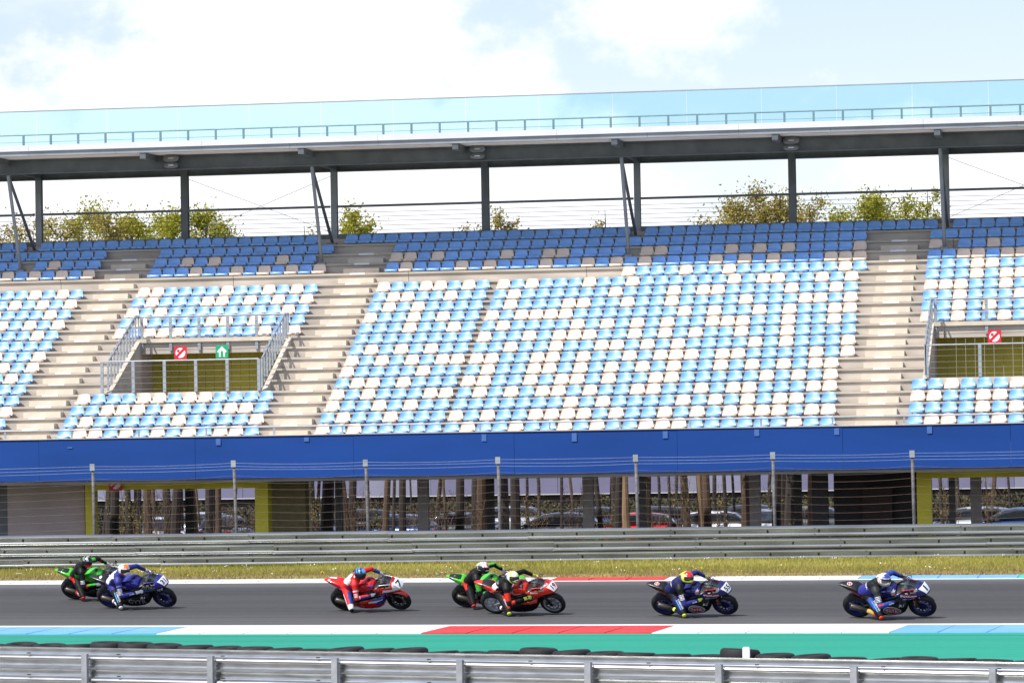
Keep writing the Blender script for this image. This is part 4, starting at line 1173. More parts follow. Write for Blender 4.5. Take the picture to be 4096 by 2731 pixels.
    mb_ = MB(); mb_.loft([(q_[0] - .012, q_[1] + .012, min(q_[2], .84) - .02, q_[3] * .93, q_[4]) for q_ in up_s[2:]], 24); mb_.build("fairing_liner", P["carbon"], t, smooth=True)
    lowf = sp.get("lowf", lambda c: 0)
    lo_s = [(.435, .42, .52, .10, 2.4), (.41, .31, .56, .17, 2.5), (.36, .235, .58, .205, 2.6), (.25, .175, .57, .225, 2.7), (.05, .145, .52, .228, 2.8), (-.12, .14, .46, .215, 2.7), (-.26, .15, .40, .185, 2.6), (-.38, .17, .30, .13, 2.4), (-.44, .19, .25, .07, 2.2)]
    mb_ = MB(); mb_.loft(fine_secs(lo_s), 40, colour=lowf); objs["low"] = mb_.build("lower_fairing", [low_m] + [P[k_] for k_ in sp.get("lowm", ())], t); auto_smooth(objs["low"], 50)
    # engine, frame, swingarm
    mb_ = MB(); mb_.loft([(.34, .50, .72, .17, 5), (.1, .42, .72, .19, 5), (-.2, .36, .66, .18, 5), (-.3, .38, .60, .15, 5)], 20); objs["eng"] = mb_.build("engine", P["carbon"], t)
    for sd_ in (-1, 1):
        mb_ = MB(); mb_.tube([(.48, sd_ * .07, .86), (.25, sd_ * .185, .76), (0, sd_ * .20, .68), (-.24, sd_ * .17, .58), (-.30, sd_ * .14, .40)], [.035, .045, .045, .04, .035], 8); mb_.build("frame_beam", P[C.get("frame", "black")], t, smooth=True)
        mb_ = MB(); mb_.tube([(-.28, sd_ * .11, .46), (-.45, sd_ * .135, .45), (-.60, sd_ * .13, .38), (-.72, sd_ * .125, .325)], [.045, .05, .04, .03], 8); mb_.build("swingarm", P["alu"] if sp.get("aluswing") else P["black"], t, smooth=True)
        mb_ = MB(); mb_.tube([(-.36, sd_ * .17, .42), (-.36, sd_ * .27, .42)], .014, 8); mb_.box((-.40, min(sd_ * .15, sd_ * .17), .36), (-.30, max(sd_ * .15, sd_ * .17), .52)); mb_.build("footpeg", P["alu"], t)
        mb_ = MB(); mb_.tube([(.44, sd_ * .10, .83), (.40, sd_ * .24, .80), (.36, sd_ * .40, .765)], .017, 10); hb = mb_.build("handlebar", P["black"], t, smooth=True)
        mb_ = MB(); mb_.tube([(.405, sd_ * .39, .78), (.47, sd_ * .36, .785), (.475, sd_ * .25, .80)], .007, 6); mb_.build("lever", P["black"], hb)
        mb_ = MB(); mb_.tube([(.37, sd_ * .415, .765), (.42, sd_ * .45, .77), (.49, sd_ * .43, .775), (.505, sd_ * .36, .785)], .008, 6); mb_.build("lever_guard", P["black"], hb, smooth=True)
    # tank, seat, tail
    tankf = sp.get("tankf", lambda c: 0)
    ta_s = [(.27, .74, .80, .10, 2.4), (.24, .68, .88, .155, 2.6), (.17, .64, .945, .185, 2.8), (.07, .62, .965, .195, 2.8), (-.05, .62, .945, .19, 2.7), (-.15, .64, .90, .165, 2.5), (-.24, .66, .85, .125, 2.4), (-.32, .70, .81, .09, 2.2)]
    mb_ = MB(); mb_.loft(fine_secs(ta_s), 32, colour=tankf); objs["tank"] = mb_.build("fuel_tank", [tank_m] + [P[k_] for k_ in sp.get("tankm", ())], t); auto_smooth(objs["tank"], 50)
    mb_ = MB(); mb_.lathe([(.005, -.006), (.04, -.006), (.045, .008), (.005, .012)], 16, (.13, 0, .962), 'z'); mb_.build("filler_cap", P["black"], objs["tank"])
    mb_ = MB(); mb_.loft([(-.26, .72, .80, .09), (-.32, .71, .80, .13), (-.48, .72, .81, .15), (-.58, .76, .88, .13), (-.60, .80, .90, .10)], 20); mb_.build("seat", M_RUB, t, smooth=True)
    tailf = sp.get("tailf", lambda c: 0)
    tl_s = [(-.30, .60, .68, .10, 4), (-.40, .62, .73, .145, 4.5), (-.52, .68, .83, .155, 5), (-.60, .735, .925, .15, 5), (-.70, .80, .955, .128, 5), (-.82, .868, .975, .095, 5), (-.93, .925, .985, .058, 4), (-1.01, .955, .982, .022, 3)]
    mb_ = MB(); mb_.loft(fine_secs(tl_s), 28, colour=tailf); objs["tail"] = mb_.build("tail_unit", [tail_m] + [P[k_] for k_ in sp.get("tailm", ())], t); auto_smooth(objs["tail"], 50)
    # rear hugger, exhaust can on the right
    mb_ = MB(); vs = []; nq = 10
    for i in range(nq):
        q = math.radians(35 + 80 * i / (nq - 1))
        for j in range(5): u = -1 + j / 2; vs.append((-.70 + math.cos(q) * (.345 - .03 * u * u), u * .09, .325 + math.sin(q) * (.345 - .03 * u * u)))
    mb_.add(vs, [(i * 5 + j, i * 5 + j + 1, (i + 1) * 5 + j + 1, (i + 1) * 5 + j) for i in range(nq - 1) for j in range(4)]); mb_.build("rear_hugger", P["carbon"], t, smooth=True)
    if sp.get("exhaust", True):
        mb_ = MB(); mb_.tube([(-.22, -.16, .34), (-.40, -.20, .36), (-.47, -.21, .385), (-.50, -.21, .395), (-.76, -.215, .50), (-.79, -.215, .512)], [.03, .035, .04, .062, .062, .045], 14); ex = mb_.build("exhaust", P["steel"], t, smooth=True)
        mb_ = MB(); mb_.tube([(-.795, -.215, .514), (-.815, -.215, .522)], .038, 12); mb_.build("exhaust_tip", P["black"], ex)
    # cockpit: dash, wires, windscreen
    mb_ = MB(); mb_.box((.50, -.085, .93), (.54, .085, 1.02)); mb_.box((.42, -.10, .90), (.50, .10, .915)); mb_.tube([(.46, -.05, .90), (.52, -.16, .93), (.60, -.18, .88)], .01, 5); mb_.tube([(.46, .05, .90), (.52, .16, .93), (.60, .18, .88)], .01, 5); mb_.build("cockpit", P["steel"], t)
    vs = []; nu, nv_ = 13, 9
    for i in range(nv_):
        f_ = i / (nv_ - 1); x_ = .79 - .37 * f_; zc = .960 + .20 * f_ - .035 * f_ * f_; wd = .115 + .085 * f_; drop = .06 + .13 * f_
        for j in range(nu):
            u = -1 + 2 * j / (nu - 1); vs.append((x_ - .02 * u * u, u * wd, zc - drop * abs(u) ** 2.2))
    mb_ = MB(); mb_.add(vs, [(i * nu + j, i * nu + j + 1, (i + 1) * nu + j + 1, (i + 1) * nu + j) for i in range(nv_ - 1) for j in range(nu - 1)])
    ws = mb_.build("windscreen", M_SCREEN, t, smooth=True)
    # coloured rim strips that run up both screen edges
    for sd_ in (0, nu - 1):
        pts = [Vector(vs[i * nu + sd_]) for i in range(nv_)]
        mb_ = MB(); mb_.tube(pts, .012, 6); mb_.build("screen_trim", P[C.get("trim", C["nose"])], ws, smooth=True)
    T = {k_: bvh([o_]) for k_, o_ in objs.items()}
    sp["decals"](t, objs, T)
    return t, objs


W, BK = P["white"], P["black"]
NR, NU = Vector((.45, .89, 0)), Vector((-.50, .25, .83))       # frame for the nose number: seen from front right


def number(txt, t, T, o, m=BK, plate=P["white"], size=.165, org=(.865, -.045, .862)):
    """curved number board standing proud of the nose, read from the front right"""
    r_ = Vector((.36, .93, .02)).normalized(); u_ = Vector((-.60, .20, .78)); u_ = (u_ - r_ * u_.dot(r_)).normalized(); n_ = r_.cross(u_)
    h_ = T["up"][0].ray_cast(Vector(org) + n_ * .4, -n_, 1.0); c = (h_[0] if h_[0] is not None else Vector(org)) + n_ * .012
    def bend(u, v, off): return c + r_ * u + u_ * v + n_ * (off - 2.3 * u * u - 1.0 * v * v)
    if plate:
        n = 12; vs = []
        for j in range(n + 1):
            for i in range(n + 1):
                v = -.098 + .196 * j / n; w_ = .100 + .028 * (v / .098); u = (-1 + 2 * i / n) * w_; vs.append(bend(u, v, 0))
        mb_ = MB(); mb_.add(vs, [(j * (n + 1) + i, j * (n + 1) + i + 1, (j + 1) * (n + 1) + i + 1, (j + 1) * (n + 1) + i) for j in range(n) for i in range(n)]); mb_.build("number_plate", plate, o["up"], smooth=True)
    me_ = text_mesh(txt, size)
    bm = bmesh.new(); bm.from_mesh(me_); bmesh.ops.triangulate(bm, faces=bm.faces); bmesh.ops.subdivide_edges(bm, edges=[e for e in bm.edges if e.calc_length() > .03], cuts=2); bmesh.ops.triangulate(bm, faces=bm.faces)
    asp = .95 if len(txt) > 1 else 1.25
    mb_ = MB(); bm.verts.index_update(); mb_.add([bend(v.co.x * asp, v.co.y, .006) for v in bm.verts], [tuple(v.index for v in f.verts) for f in bm.faces]); bm.free(); bpy.data.meshes.remove(me_)
    mb_.build("number", m, o["up"], fix=False)


def dec_green(num=None):
    def f(t, o, T):
        dtext("Kawasaki", .085, (.05, -.3, .50), RS, UPZ, T["low"], W, o["low"])
        doval(.05, .03, (.28, -.3, .40), RS, UPZ, T["low"], P["red"], o["low"]); doval(.06, .035, (.14, -.3, .38), RS, UPZ, T["low"], P["steel"], o["low"])
        dpoly([(-.12, -.012), (.14, -.03), (.14, -.012), (-.12, .012)], (.04, -.3, .545), RS, UPZ, T["low"], P["green"], o["low"], .004)
        dpoly([(-.07, -.05), (.06, -.05), (.05, .05), (-.06, .05)], (-.70, 0, 1.2), (1, 0, 0), (0, 1, 0), T["tail"], BK, o["tail"], .004)
        dtext("M", .05, (-.80, 0, 1.2), (0, -1, 0), (1, 0, 0), T["tail"], P["green"], o["tail"], .007)
        dpoly([(-.06, -.03), (.06, -.03), (.06, .035), (-.06, .035)], (-.60, -.3, .84), RS, UPZ, T["tail"], P["dred"], o["tail"], .004)
        doval(.030, .018, (-.60, -.3, .845), RS, UPZ, T["tail"], W, o["tail"], .007)
    return f


def dec_31(t, o, T):
    number("31", t, T, o)
    dtext("GYTR", .105, (.50, -.3, .805), Vector((1, 0, -.12)), UPZ, T["up"], P["silver"], o["up"])
    dpoly([(-.25, -.008), (.25, -.038), (.25, -.018), (-.25, .010)], (.50, -.3, .735), RS, UPZ, T["up"], P["sky"], o["up"], .004)
    dpoly([(-.05, -.035), (.09, -.05), (.10, .0), (-.05, .02)], (.72, -.3, .70), RS, UPZ, T["up"], W, o["up"], .004)
    dtext("YAMAHA", .045, (.66, -.3, .655), Vector((1, 0, -.05)), UPZ, T["up"], W, o["up"])
    dtext("GYTR", .15, (.10, -.3, .36), RS, UPZ, T["low"], P["silver"], o["low"], aspect=1.2)
    dtext("R1", .075, (.27, -.3, .47), RS, UPZ, T["low"], W, o["low"], aspect=1.5, shear=.3)
    doval(.07, .03, (.10, -.3, .235), RS, UPZ, T["low"], P["dred"], o["low"])
    dpoly([(-.06, -.03), (.06, -.03), (.06, .03), (-.06, .03)], (-.48, -.3, .70), RS, UPZ, T["tail"], P["blue"], o["tail"], .004)
    dpoly([(-.06, -.010), (.06, -.010), (.06, .010), (-.06, .010)], (-.52, -.3, .705), Vector((1, 0, -.3)), UPZ, T["tail"], W, o["tail"], .007)
    doval(.03, .05, (-.74, 0, 1.2), (1, 0, 0), (0, 1, 0), T["tail"], W, o["tail"])
    dpoly([(-.03, -.010), (.03, -.010), (.03, .010), (-.03, .010)], (.40, -.3, .865), RS, UPZ, T["up"], W, o["up"], .005); dpoly([(-.03, -.010), (.03, -.010), (.03, .010), (-.03, .010)], (.52, -.3, .875), RS, UPZ, T["up"], W, o["up"], .005); dpoly([(-.022, -.03), (.022, -.03), (.022, .0), (-.022, .0)], (.66, -.3, .80), RS, UPZ, T["up"], P["orange"], o["up"], .006)


def dec_7(t, o, T):
    number("7", t, T, o, size=.22)
    dpoly([(-.16, -.045), (.14, -.045), (.18, .03), (-.12, .05)], (.63, -.3, .765), RS, UPZ, T["up"], W, o["up"], .004, "graphic", 10)
    dpoly([(-.14, -.028), (.16, -.028), (.12, .012), (-.18, .025)], (.66, -.3, .715), RS, UPZ, T["up"], P["hblue"], o["up"], .005, "graphic", 10)
    dtext("MOTUL", .048, (.48, -.3, .645), RS, UPZ, T["up"], W, o["up"])
    dpoly([(-.08, -.02), (.06, -.02), (.08, .025), (-.08, .025)], (.20, -.1, .87), RS, UPZ, T["tank"], P["hblue"], o["tank"], .004)
    dpoly([(-.16, -.05), (.20, .0), (.22, .05), (-.14, -.01)], (.18, -.3, .44), RS, UPZ, T["low"], W, o["low"], .004)
    dpoly([(-.02, -.08), (.22, -.02), (.22, .08), (.04, .04)], (.22, -.3, .40), RS, UPZ, T["low"], P["hblue"], o["low"], .005)
    doval(.05, .045, (-.16, -.3, .28), RS, UPZ, T["low"], P["silver"], o["low"], .004, .55)
    doval(.11, .03, (.22, -.3, .235), RS, UPZ, T["low"], P["silver"], o["low"])
    dpoly([(-.12, -.012), (.12, -.012), (.12, .014), (-.12, .014)], (-.52, -.3, .735), Vector((1, 0, -.55)), UPZ, T["tail"], W, o["tail"], .004)
    dpoly([(-.10, -.012), (.14, -.012), (.14, .014), (-.10, .014)], (-.47, -.3, .685), Vector((1, 0, -.55)), UPZ, T["tail"], P["hblue"], o["tail"], .004)
    dpoly([(-.09, -.02), (.09, -.02), (.09, .02), (-.09, .02)], (-.80, .06, 1.2), (1, 0, 0), (0, 1, 0), T["tail"], W, o["tail"], .004)
    doval(.03, .02, (-.88, -.03, 1.2), (1, 0, 0), (0, 1, 0), T["tail"], W, o["tail"])
    dtext("PIRELLI", .035, (.60, -.2, .50), Vector((.6, 0, -1)), Vector((1, 0, .6)), T["fender"], W, o["fender"])


def dec_19(t, o, T):
    number("19", t, T, o, P["black"], P["white"], .16)
    dpoly([(-.11, -.04), (.10, -.04), (.11, .05), (-.10, .05)], (.70, -.12, .955), Vector((.62, .78, .05)), Vector((-.5, .2, .85)), T["up"], BK, o["up"], .004)
    dtext("aruba.it", .07, (.70, -.12, .955), Vector((.62, .78, .05)), Vector((-.5, .2, .85)), T["up"], W, o["up"], .008)
    dtext("FIAMM", .06, (.46, -.3, .83), RS, UPZ, T["up"], W, o["up"])
    dpoly([(-.09, -.03), (.09, -.03), (.09, .03), (-.09, .03)], (.64, -.3, .685), Vector((1, 0, .12)), UPZ, T["up"], BK, o["up"], .004)
    dtext("Lenovo", .05, (.64, -.3, .685), Vector((1, 0, .12)), UPZ, T["up"], W, o["up"], .008)
    dtext("DUCATI", .06, (.02, -.1, .76), RS, UPZ, T["tank"], W, o["tank"])
    dtext("DUCATI", .06, (.14, -.3, .25), RS, UPZ, T["low"], P["silver"], o["low"])
    dtext("aruba.it", .05, (-.50, -.3, .70), Vector((1, 0, -.6)), UPZ, T["tail"], W, o["tail"])
    doval(.022, .022, (-.62, -.3, .80), RS, UPZ, T["tail"], W, o["tail"])
    dpoly([(-.05, -.05), (.05, -.05), (.05, .05), (-.05, .05)], (.14, -.10, 1.1), (1, 0, 0), (0, 1, 0), T["tank"], BK, o["tank"], .004)


def dec_pata(num):
    def f(t, o, T):
        number(num, t, T, o, size=.21 if len(num) == 1 else .165)
        dpoly([(-.17, -.03), (.17, -.05), (.17, .02), (-.17, .045)], (.53, -.3, .80), RS, UPZ, T["up"], P["dred"], o["up"], .004, "graphic", 10)
        dtext("BRIXX.com", .072, (.53, -.3, .796), Vector((1, 0, -.06)), UPZ, T["up"], W, o["up"], .008)
        dpoly([(-.28, .0), (.24, -.05), (.24, -.03), (-.28, .016)], (.52, -.3, .735), RS, UPZ, T["up"], P["sky"], o["up"], .004)
        dtext("YAMAHA", .045, (.64, -.3, .655), Vector((1, 0, .1)), UPZ, T["up"], W, o["up"])
        dtext("McAMS", .035, (.60, -.3, .695), Vector((1, 0, .1)), UPZ, T["up"], W, o["up"])
        dtext("R1", .07, (.32, -.3, .49), RS, UPZ, T["low"], W, o["low"], aspect=1.6, shear=.3)
        oc = (.10, -.3, .36)
        doval(.20, .105, oc, RS, UPZ, T["low"], W, o["low"], .004); doval(.185, .092, oc, RS, UPZ, T["low"], P["navy"], o["low"], .006); doval(.165, .076, oc, RS, UPZ, T["low"], W, o["low"], .008)
        doval(.155, .068, oc, RS, UPZ, T["low"], P["dred"], o["low"], .010); dtext("PATA", .10, oc, RS, UPZ, T["low"], W, o["low"], .013)
        oc = (.20, -.10, .84)
        doval(.048, .06, oc, RS, UPZ, T["tank"], W, o["tank"], .004); doval(.042, .053, oc, RS, UPZ, T["tank"], P["navy"], o["tank"], .006); doval(.034, .044, oc, RS, UPZ, T["tank"], W, o["tank"], .008); doval(.028, .037, oc, RS, UPZ, T["tank"], P["dred"], o["tank"], .010)
        dtext("PATA", .035, oc, UPZ, Vector((-1, 0, 0)), T["tank"], W, o["tank"], .013)
        oc = (-.76, .0, 1.2)
        doval(.055, .05, oc, (1, 0, 0), (0, 1, 0), T["tail"], W, o["tail"], .004); doval(.045, .04, oc, (1, 0, 0), (0, 1, 0), T["tail"], P["dred"], o["tail"], .006); dtext("PATA", .035, oc, (0, -1, 0), (1, 0, 0), T["tail"], W, o["tail"], .009)
        dpoly([(-.14, -.015), (.13, -.015), (.13, .02), (-.14, .02)], (-.62, -.3, .805), Vector((1, 0, -.55)), UPZ, T["tail"], P["dred"], o["tail"], .004)
        dpoly([(-.10, -.02), (.10, -.02), (.10, .02), (-.10, .02)], (-.55, -.3, .745), Vector((1, 0, -.55)), UPZ, T["tail"], P["blue"], o["tail"], .004)
        dpoly([(-.08, -.02), (.09, -.02), (.09, .02), (-.08, .02)], (-.47, -.3, .675), Vector((1, 0, -.45)), UPZ, T["tail"], P["dred"], o["tail"], .005)
        dtext("BRIXX", .04, (-.47, -.3, .675), Vector((1, 0, -.45)), UPZ, T["tail"], W, o["tail"], .009)
        dpoly([(-.05, -.008), (.05, -.012), (.05, .004), (-.05, .008)], (.42, -.3, .715), RS, UPZ, T["up"], W, o["up"], .006); dpoly([(-.03, -.008), (.03, -.010), (.03, .006), (-.03, .008)], (.50, -.3, .872), RS, UPZ, T["up"], W, o["up"], .006)
        dpoly([(-.03, -.04), (.03, -.04), (.03, .04), (-.03, .04)], (.60, -.2, .50), Vector((1, 0, -.3)), UPZ, T["fender"], P["orange"], o["fender"], .004)
        doval(.04, .035, (.72, -.2, .93), Vector((.8, .6, 0)), UPZ, T["up"], W, o["up"], .006); doval(.03, .026, (.72, -.2, .93), Vector((.8, .6, 0)), UPZ, T["up"], P["dred"], o["up"], .008)
    return f


# ---- rider
J = dict(pel=(-.42, -.16, .90), bel=(-.27, -.20, 1.03), che=(-.13, -.24, 1.15), nek=(-.01, -.26, 1.24), hea=(.09, -.275, 1.335),
         shL=(-.05, -.07, 1.19), shR=(-.07, -.43, 1.13), elL=(.16, .22, 1.08), haL=(.335, .345, .815), elR=(.0, -.63, .90), haR=(.335, -.35, .805),
         hiL=(-.40, -.05, .89), hiR=(-.38, -.27, .87), knL=(.02, .20, .76), anL=(-.38, .215, .50), knR=(-.19, -.65, .665), anR=(-.43, -.31, .475))
CAPS = [("torso", "pel", .150, "bel", .145), ("torso", "bel", .145, "che", .155), ("torso", "che", .145, "nek", .085), ("neck", "nek", .07, "hea", .07),
        ("shoulder", "che", .13, "shL", .088), ("shoulder", "che", .13, "shR", .088), ("armL", "shL", .080, "elL", .056), ("foreL", "elL", .056, "haL", .038),
        ("armR", "shR", .080, "elR", .058), ("foreR", "elR", .058, "haR", .038), ("hip", "pel", .14, "hiL", .115), ("hip", "pel", .14, "hiR", .115),
        ("thighL", "hiL", .112, "knL", .074), ("shinL", "knL", .072, "anL", .048), ("thighR", "hiR", .112, "knR", .074), ("shinR", "knR", .072, "anR", .048)]


def capsule(mb_, a, ra, b, rb, n=14):
    a = Vector(a); b = Vector(b); d_ = (b - a); L_ = d_.length; d_.normalize(); pts = []; rr_ = []
    for k_ in range(5): q = math.pi / 2 * (1 - k_ / 4); pts.append(a - d_ * ra * math.sin(q)); rr_.append(max(ra * math.cos(q), .002))
    for k_ in range(1, 6): q = math.pi / 2 * (k_ - 1) / 4; pts.append(b + d_ * rb * math.sin(q)); rr_.append(max(rb * math.cos(q), .002))
    mb_.tube(pts, rr_, n)


def remeshed(mb_, name, voxel, smooth_it):
    o_ = mb_.build(name, LEA["black"]); r_ = o_.modifiers.new("r", 'REMESH'); r_.mode = 'VOXEL'; r_.voxel_size = voxel
    s_ = o_.modifiers.new("s", 'SMOOTH'); s_.factor = .5; s_.iterations = smooth_it
    dg = bpy.context.evaluated_depsgraph_get(); me_ = bpy.data.meshes.new_from_object(o_.evaluated_get(dg)); bpy.data.objects.remove(o_); me_.name = name; me_.materials.clear()
    me_.polygons.foreach_set("use_smooth", [True] * len(me_.polygons)); return me_


def seg_info(p, A, B):
    ab = B - A; t_ = max(0, min(1, (p - A).dot(ab) / ab.length_squared)); return t_, (p - (A + ab * t_)).length


def make_rider(sp, M4, var):
    t = thing("person", sp["rlabel"], "person", mat4=M4)
    jj = {k_: Vector(v) for k_, v in J.items()}
    for k_, v in var.items(): jj[k_] = jj[k_] + Vector(v)
    mb_ = MB()
    for tg, a, ra, b, rb in CAPS: capsule(mb_, jj[a], ra, jj[b], rb)
    sp_d = (jj["nek"] - jj["bel"]).normalized(); up_ = Vector((-sp_d.z, 0, sp_d.x)).normalized()
    capsule(mb_, jj["che"] + up_ * .10 - sp_d * .02, .06, jj["nek"] + up_ * .08 - sp_d * .03, .05)          # back hump
    capsule(mb_, jj["anL"], .045, jj["anL"] + Vector((.12, .01, -.045)), .03); capsule(mb_, jj["anR"], .045, jj["anR"] + Vector((.12, -.02, -.045)), .03)
    me_ = remeshed(mb_, "body", .0155, 4)
    keys = list(LEA); [me_.materials.append(LEA[k_]) for k_ in keys]
    idx = []; segs = [(tg, jj[a], jj[b], (ra + rb) / 2) for tg, a, ra, b, rb in CAPS]
    vco = [v.co for v in me_.vertices]
    for p in me_.polygons:
        c = p.center; best = None
        for tg, A, B, r_ in segs:
            q, d_ = seg_info(c, A, B); d_ -= r_
            if best is None or d_ < best[0]: best = (d_, tg, q)
        idx.append(keys.index(sp["suit"](best[1], best[2], c, p.normal)))
    me_.polygons.foreach_set("material_index", idx)
    body = link("body", me_, t)
    # knee sliders, boots, gloves
    for sd_, k_ in ((1, "L"), (-1, "R")):
        kn = jj["kn" + k_]; out = Vector((.35, sd_ * .75, -.25)).normalized()
        mb_ = MB(); mb_.loft([(-.012, -.055, .055, .045), (.0, -.062, .062, .052), (.018, -.05, .05, .042), (.026, -.03, .03, .025)], 16, xform=Matrix.Translation(kn + out * .066) @ out.to_track_quat('X', 'Z').to_matrix().to_4x4()); mb_.build("knee_slider", LEA[sp["slider"]], t, smooth=True)
        an = jj["an" + k_]; mb_ = MB(); sh = (jj["kn" + k_] - an).normalized()
        capsule(mb_, an + sh * .20, .056, an, .052); capsule(mb_, an + Vector((-.02, 0, -.02)), .045, an + Vector((.10, sd_ * .01, -.045)), .04); capsule(mb_, an + Vector((.08, sd_ * .01, -.04)), .042, an + Vector((.16, sd_ * .015, -.05)), .032)
        bm_ = remeshed(mb_, "boot", .011, 2); bk_ = [LEA[q_] for q_ in sp["boot"]]; [bm_.materials.append(m_) for m_ in bk_]
        bm_.polygons.foreach_set("material_index", [1 if (sh.dot(p.center - an) > .10) else 0 for p in bm_.polygons]); link("boot", bm_, t)
        # glove: palm, four bent fingers of unequal length closed round the grip, thumb underneath
        ha = jj["ha" + k_]; el_ = jj["el" + k_]; fd = (ha - el_).normalized(); bar = Vector((-.05, sd_, -.10)).normalized()
        gc = Vector((.372, sd_ * .335, .836)); mb_ = MB()
        capsule(mb_, ha - fd * .085, .044, ha - fd * .01, .036, 10)
        for q_ in (-.032, -.011, .011, .032): capsule(mb_, ha - fd * .01 + bar * q_ * .8, .021, ha + fd * .035 + bar * q_ + Vector((0, 0, .012)), .018, 8)
        kbase = ha + fd * .035
        for n_, q_ in enumerate((-.034, -.012, .010, .031)):
            ln = (.95, 1.08, 1.0, .82)[n_]
            p0 = kbase + bar * q_ + Vector((0, 0, .012)); p1 = p0 + Vector((.034, 0, -.010)) * ln; p2 = p1 + Vector((.006, 0, -.030)) * ln; p3 = p2 + Vector((-.024, 0, -.012)) * ln
            capsule(mb_, p0, .0145, p1, .0125, 8); capsule(mb_, p1, .0125, p2, .0115, 8); capsule(mb_, p2, .0115, p3, .0100, 8)
        th0 = ha - bar * .036 - fd * .01; th1 = th0 + Vector((.03, 0, -.03)) - bar * .012; capsule(mb_, th0, .019, th1, .015, 8); capsule(mb_, th1, .015, th1 + Vector((.025, 0, -.012)) + bar * .012, .012, 8)
        gm = remeshed(mb_, "glove", .0058, 1); gk = [LEA[q_] for q_ in sp["glove"]]; [gm.materials.append(m_) for m_ in gk]
        gm.polygons.foreach_set("material_index", [1 if ((p.center - ha).dot(fd) < -.025) else 0 for p in gm.polygons]); link("glove", gm, t)
    # helmet: orientation set relative to the leaned bike so that the eyes look into the corner
    inv = M4.to_3x3().normalized().inverted()
    hd_ = M4.to_3x3() @ Vector((1, 0, 0)); fw = Vector((hd_.x, hd_.y, 0)).normalized()
    fw = (Matrix.Rotation(math.radians(sp.get("look", -30)), 3, 'Z') @ fw); fw = (fw + Vector((0, 0, -.22))).normalized()
    upw = (Vector((0, -.30, 1)) + Vector((.12, 0, 0))); rt = fw.cross(upw).normalized(); upw = rt.cross(fw)
    Rm = inv @ Matrix((fw, -rt, upw)).transposed()
    hc = jj["hea"] + Vector((.02, 0, .012))
    mb_ = MB(); nu, nv_ = 72, 48; vs = []; dirs = []
    for i in range(nv_ + 1):
        ph = math.pi * i / nv_ - math.pi / 2
        for j in range(nu):
            la = 2 * math.pi * j / nu; d_ = Vector((math.cos(ph) * math.cos(la), math.cos(ph) * math.sin(la), math.sin(ph)))
            sx = .158 + .016 * max(0, -d_.x) + .020 * max(0, d_.x) * max(0, -d_.z * 1.6 + .2)
            v = Vector((d_.x * sx, d_.y * .128, d_.z * (.148 if d_.z > 0 else .150)))
            if d_.z < -.72: v.z = -.118 + (d_.z + .72) * .03
            if d_.x > .55 and -.30 < d_.z < .30: v *= .985
            vs.append(Rm @ v + hc); dirs.append(d_)
    fs = [(i * nu + j, i * nu + (j + 1) % nu, (i + 1) * nu + (j + 1) % nu, (i + 1) * nu + j) for i in range(nv_) for j in range(nu)]
    hk = sp["hcols"]; mi_ = []
    for f_ in fs:
        d_ = (dirs[f_[0]] + dirs[f_[1]] + dirs[f_[2]] + dirs[f_[3]]).normalized(); mi_.append(sp["helmet"](d_))
    mb_.v = [tuple(v) for v in vs]; mb_.f = fs; mb_.m = mi_
    hel = mb_.build("helmet", [P[k_] for k_ in hk], t, smooth=True)
    mb_ = MB(); nu2, nv2 = 18, 7; vs = []
    for i in range(nv2):
        ph = math.radians(-17 + 38 * i / (nv2 - 1))
        for j in range(nu2):
            la = math.radians(-78 + 156 * j / (nu2 - 1)); d_ = Vector((math.cos(ph) * math.cos(la), math.cos(ph) * math.sin(la), math.sin(ph)))
            vs.append(Rm @ Vector((d_.x * .163, d_.y * .1315, d_.z * .152)) + hc)
    mb_.add(vs, [(i * nu2 + j, i * nu2 + j + 1, (i + 1) * nu2 + j + 1, (i + 1) * nu2 + j) for i in range(nv2 - 1) for j in range(nu2 - 1)]); mb_.build("visor", M_VISOR, hel, smooth=True)
    mb_ = MB(); mb_.loft([(-.20, .01, .045, .07, 2.4), (-.15, .0, .085, .085, 2.4), (-.08, .06, .125, .07, 2.4)], 16, xform=Matrix.Translation(hc) @ Rm.to_4x4()); mb_.build("spoiler", P[hk[0]], hel, smooth=True)
    if sp.get("rdecals"): sp["rdecals"](t, body, bvh([body]), jj, hel, Rm, hc)
    return t


def thigh_text(txt, m, size=.075, txt2=None, stripe=None):
    def f(t, body, T, jj, hel, Rm, hc):
        a, b = jj["hiR"], jj["knR"]; c = a.lerp(b, .62); r_ = (b - a).normalized(); out = Vector((.55, -.35, .75)); u_ = out.cross(r_)
        dtext(txt, size, c, r_, u_, T, m, body, .006, dist=.125)
        if stripe:
            dpoly([(-.13, -.055), (.13, -.055), (.13, -.038), (-.13, -.038)], c, r_, u_, T, stripe, body, .005, "stripe", 4, dist=.125)
        if txt2: 
            a, b = jj["elR"], jj["haR"]; c = a.lerp(b, .55); r_ = (b - a).normalized(); dtext(txt2, .05, c, r_, Vector((0, .2, .9)), T, m, body, .006)
        # back print
        c = jj["bel"].lerp(jj["che"], .3); dtext(txt, .06, c, Vector((0, -1, .1)), Vector((1, 0, .8)), T, P["white"], body, .006)
    return f


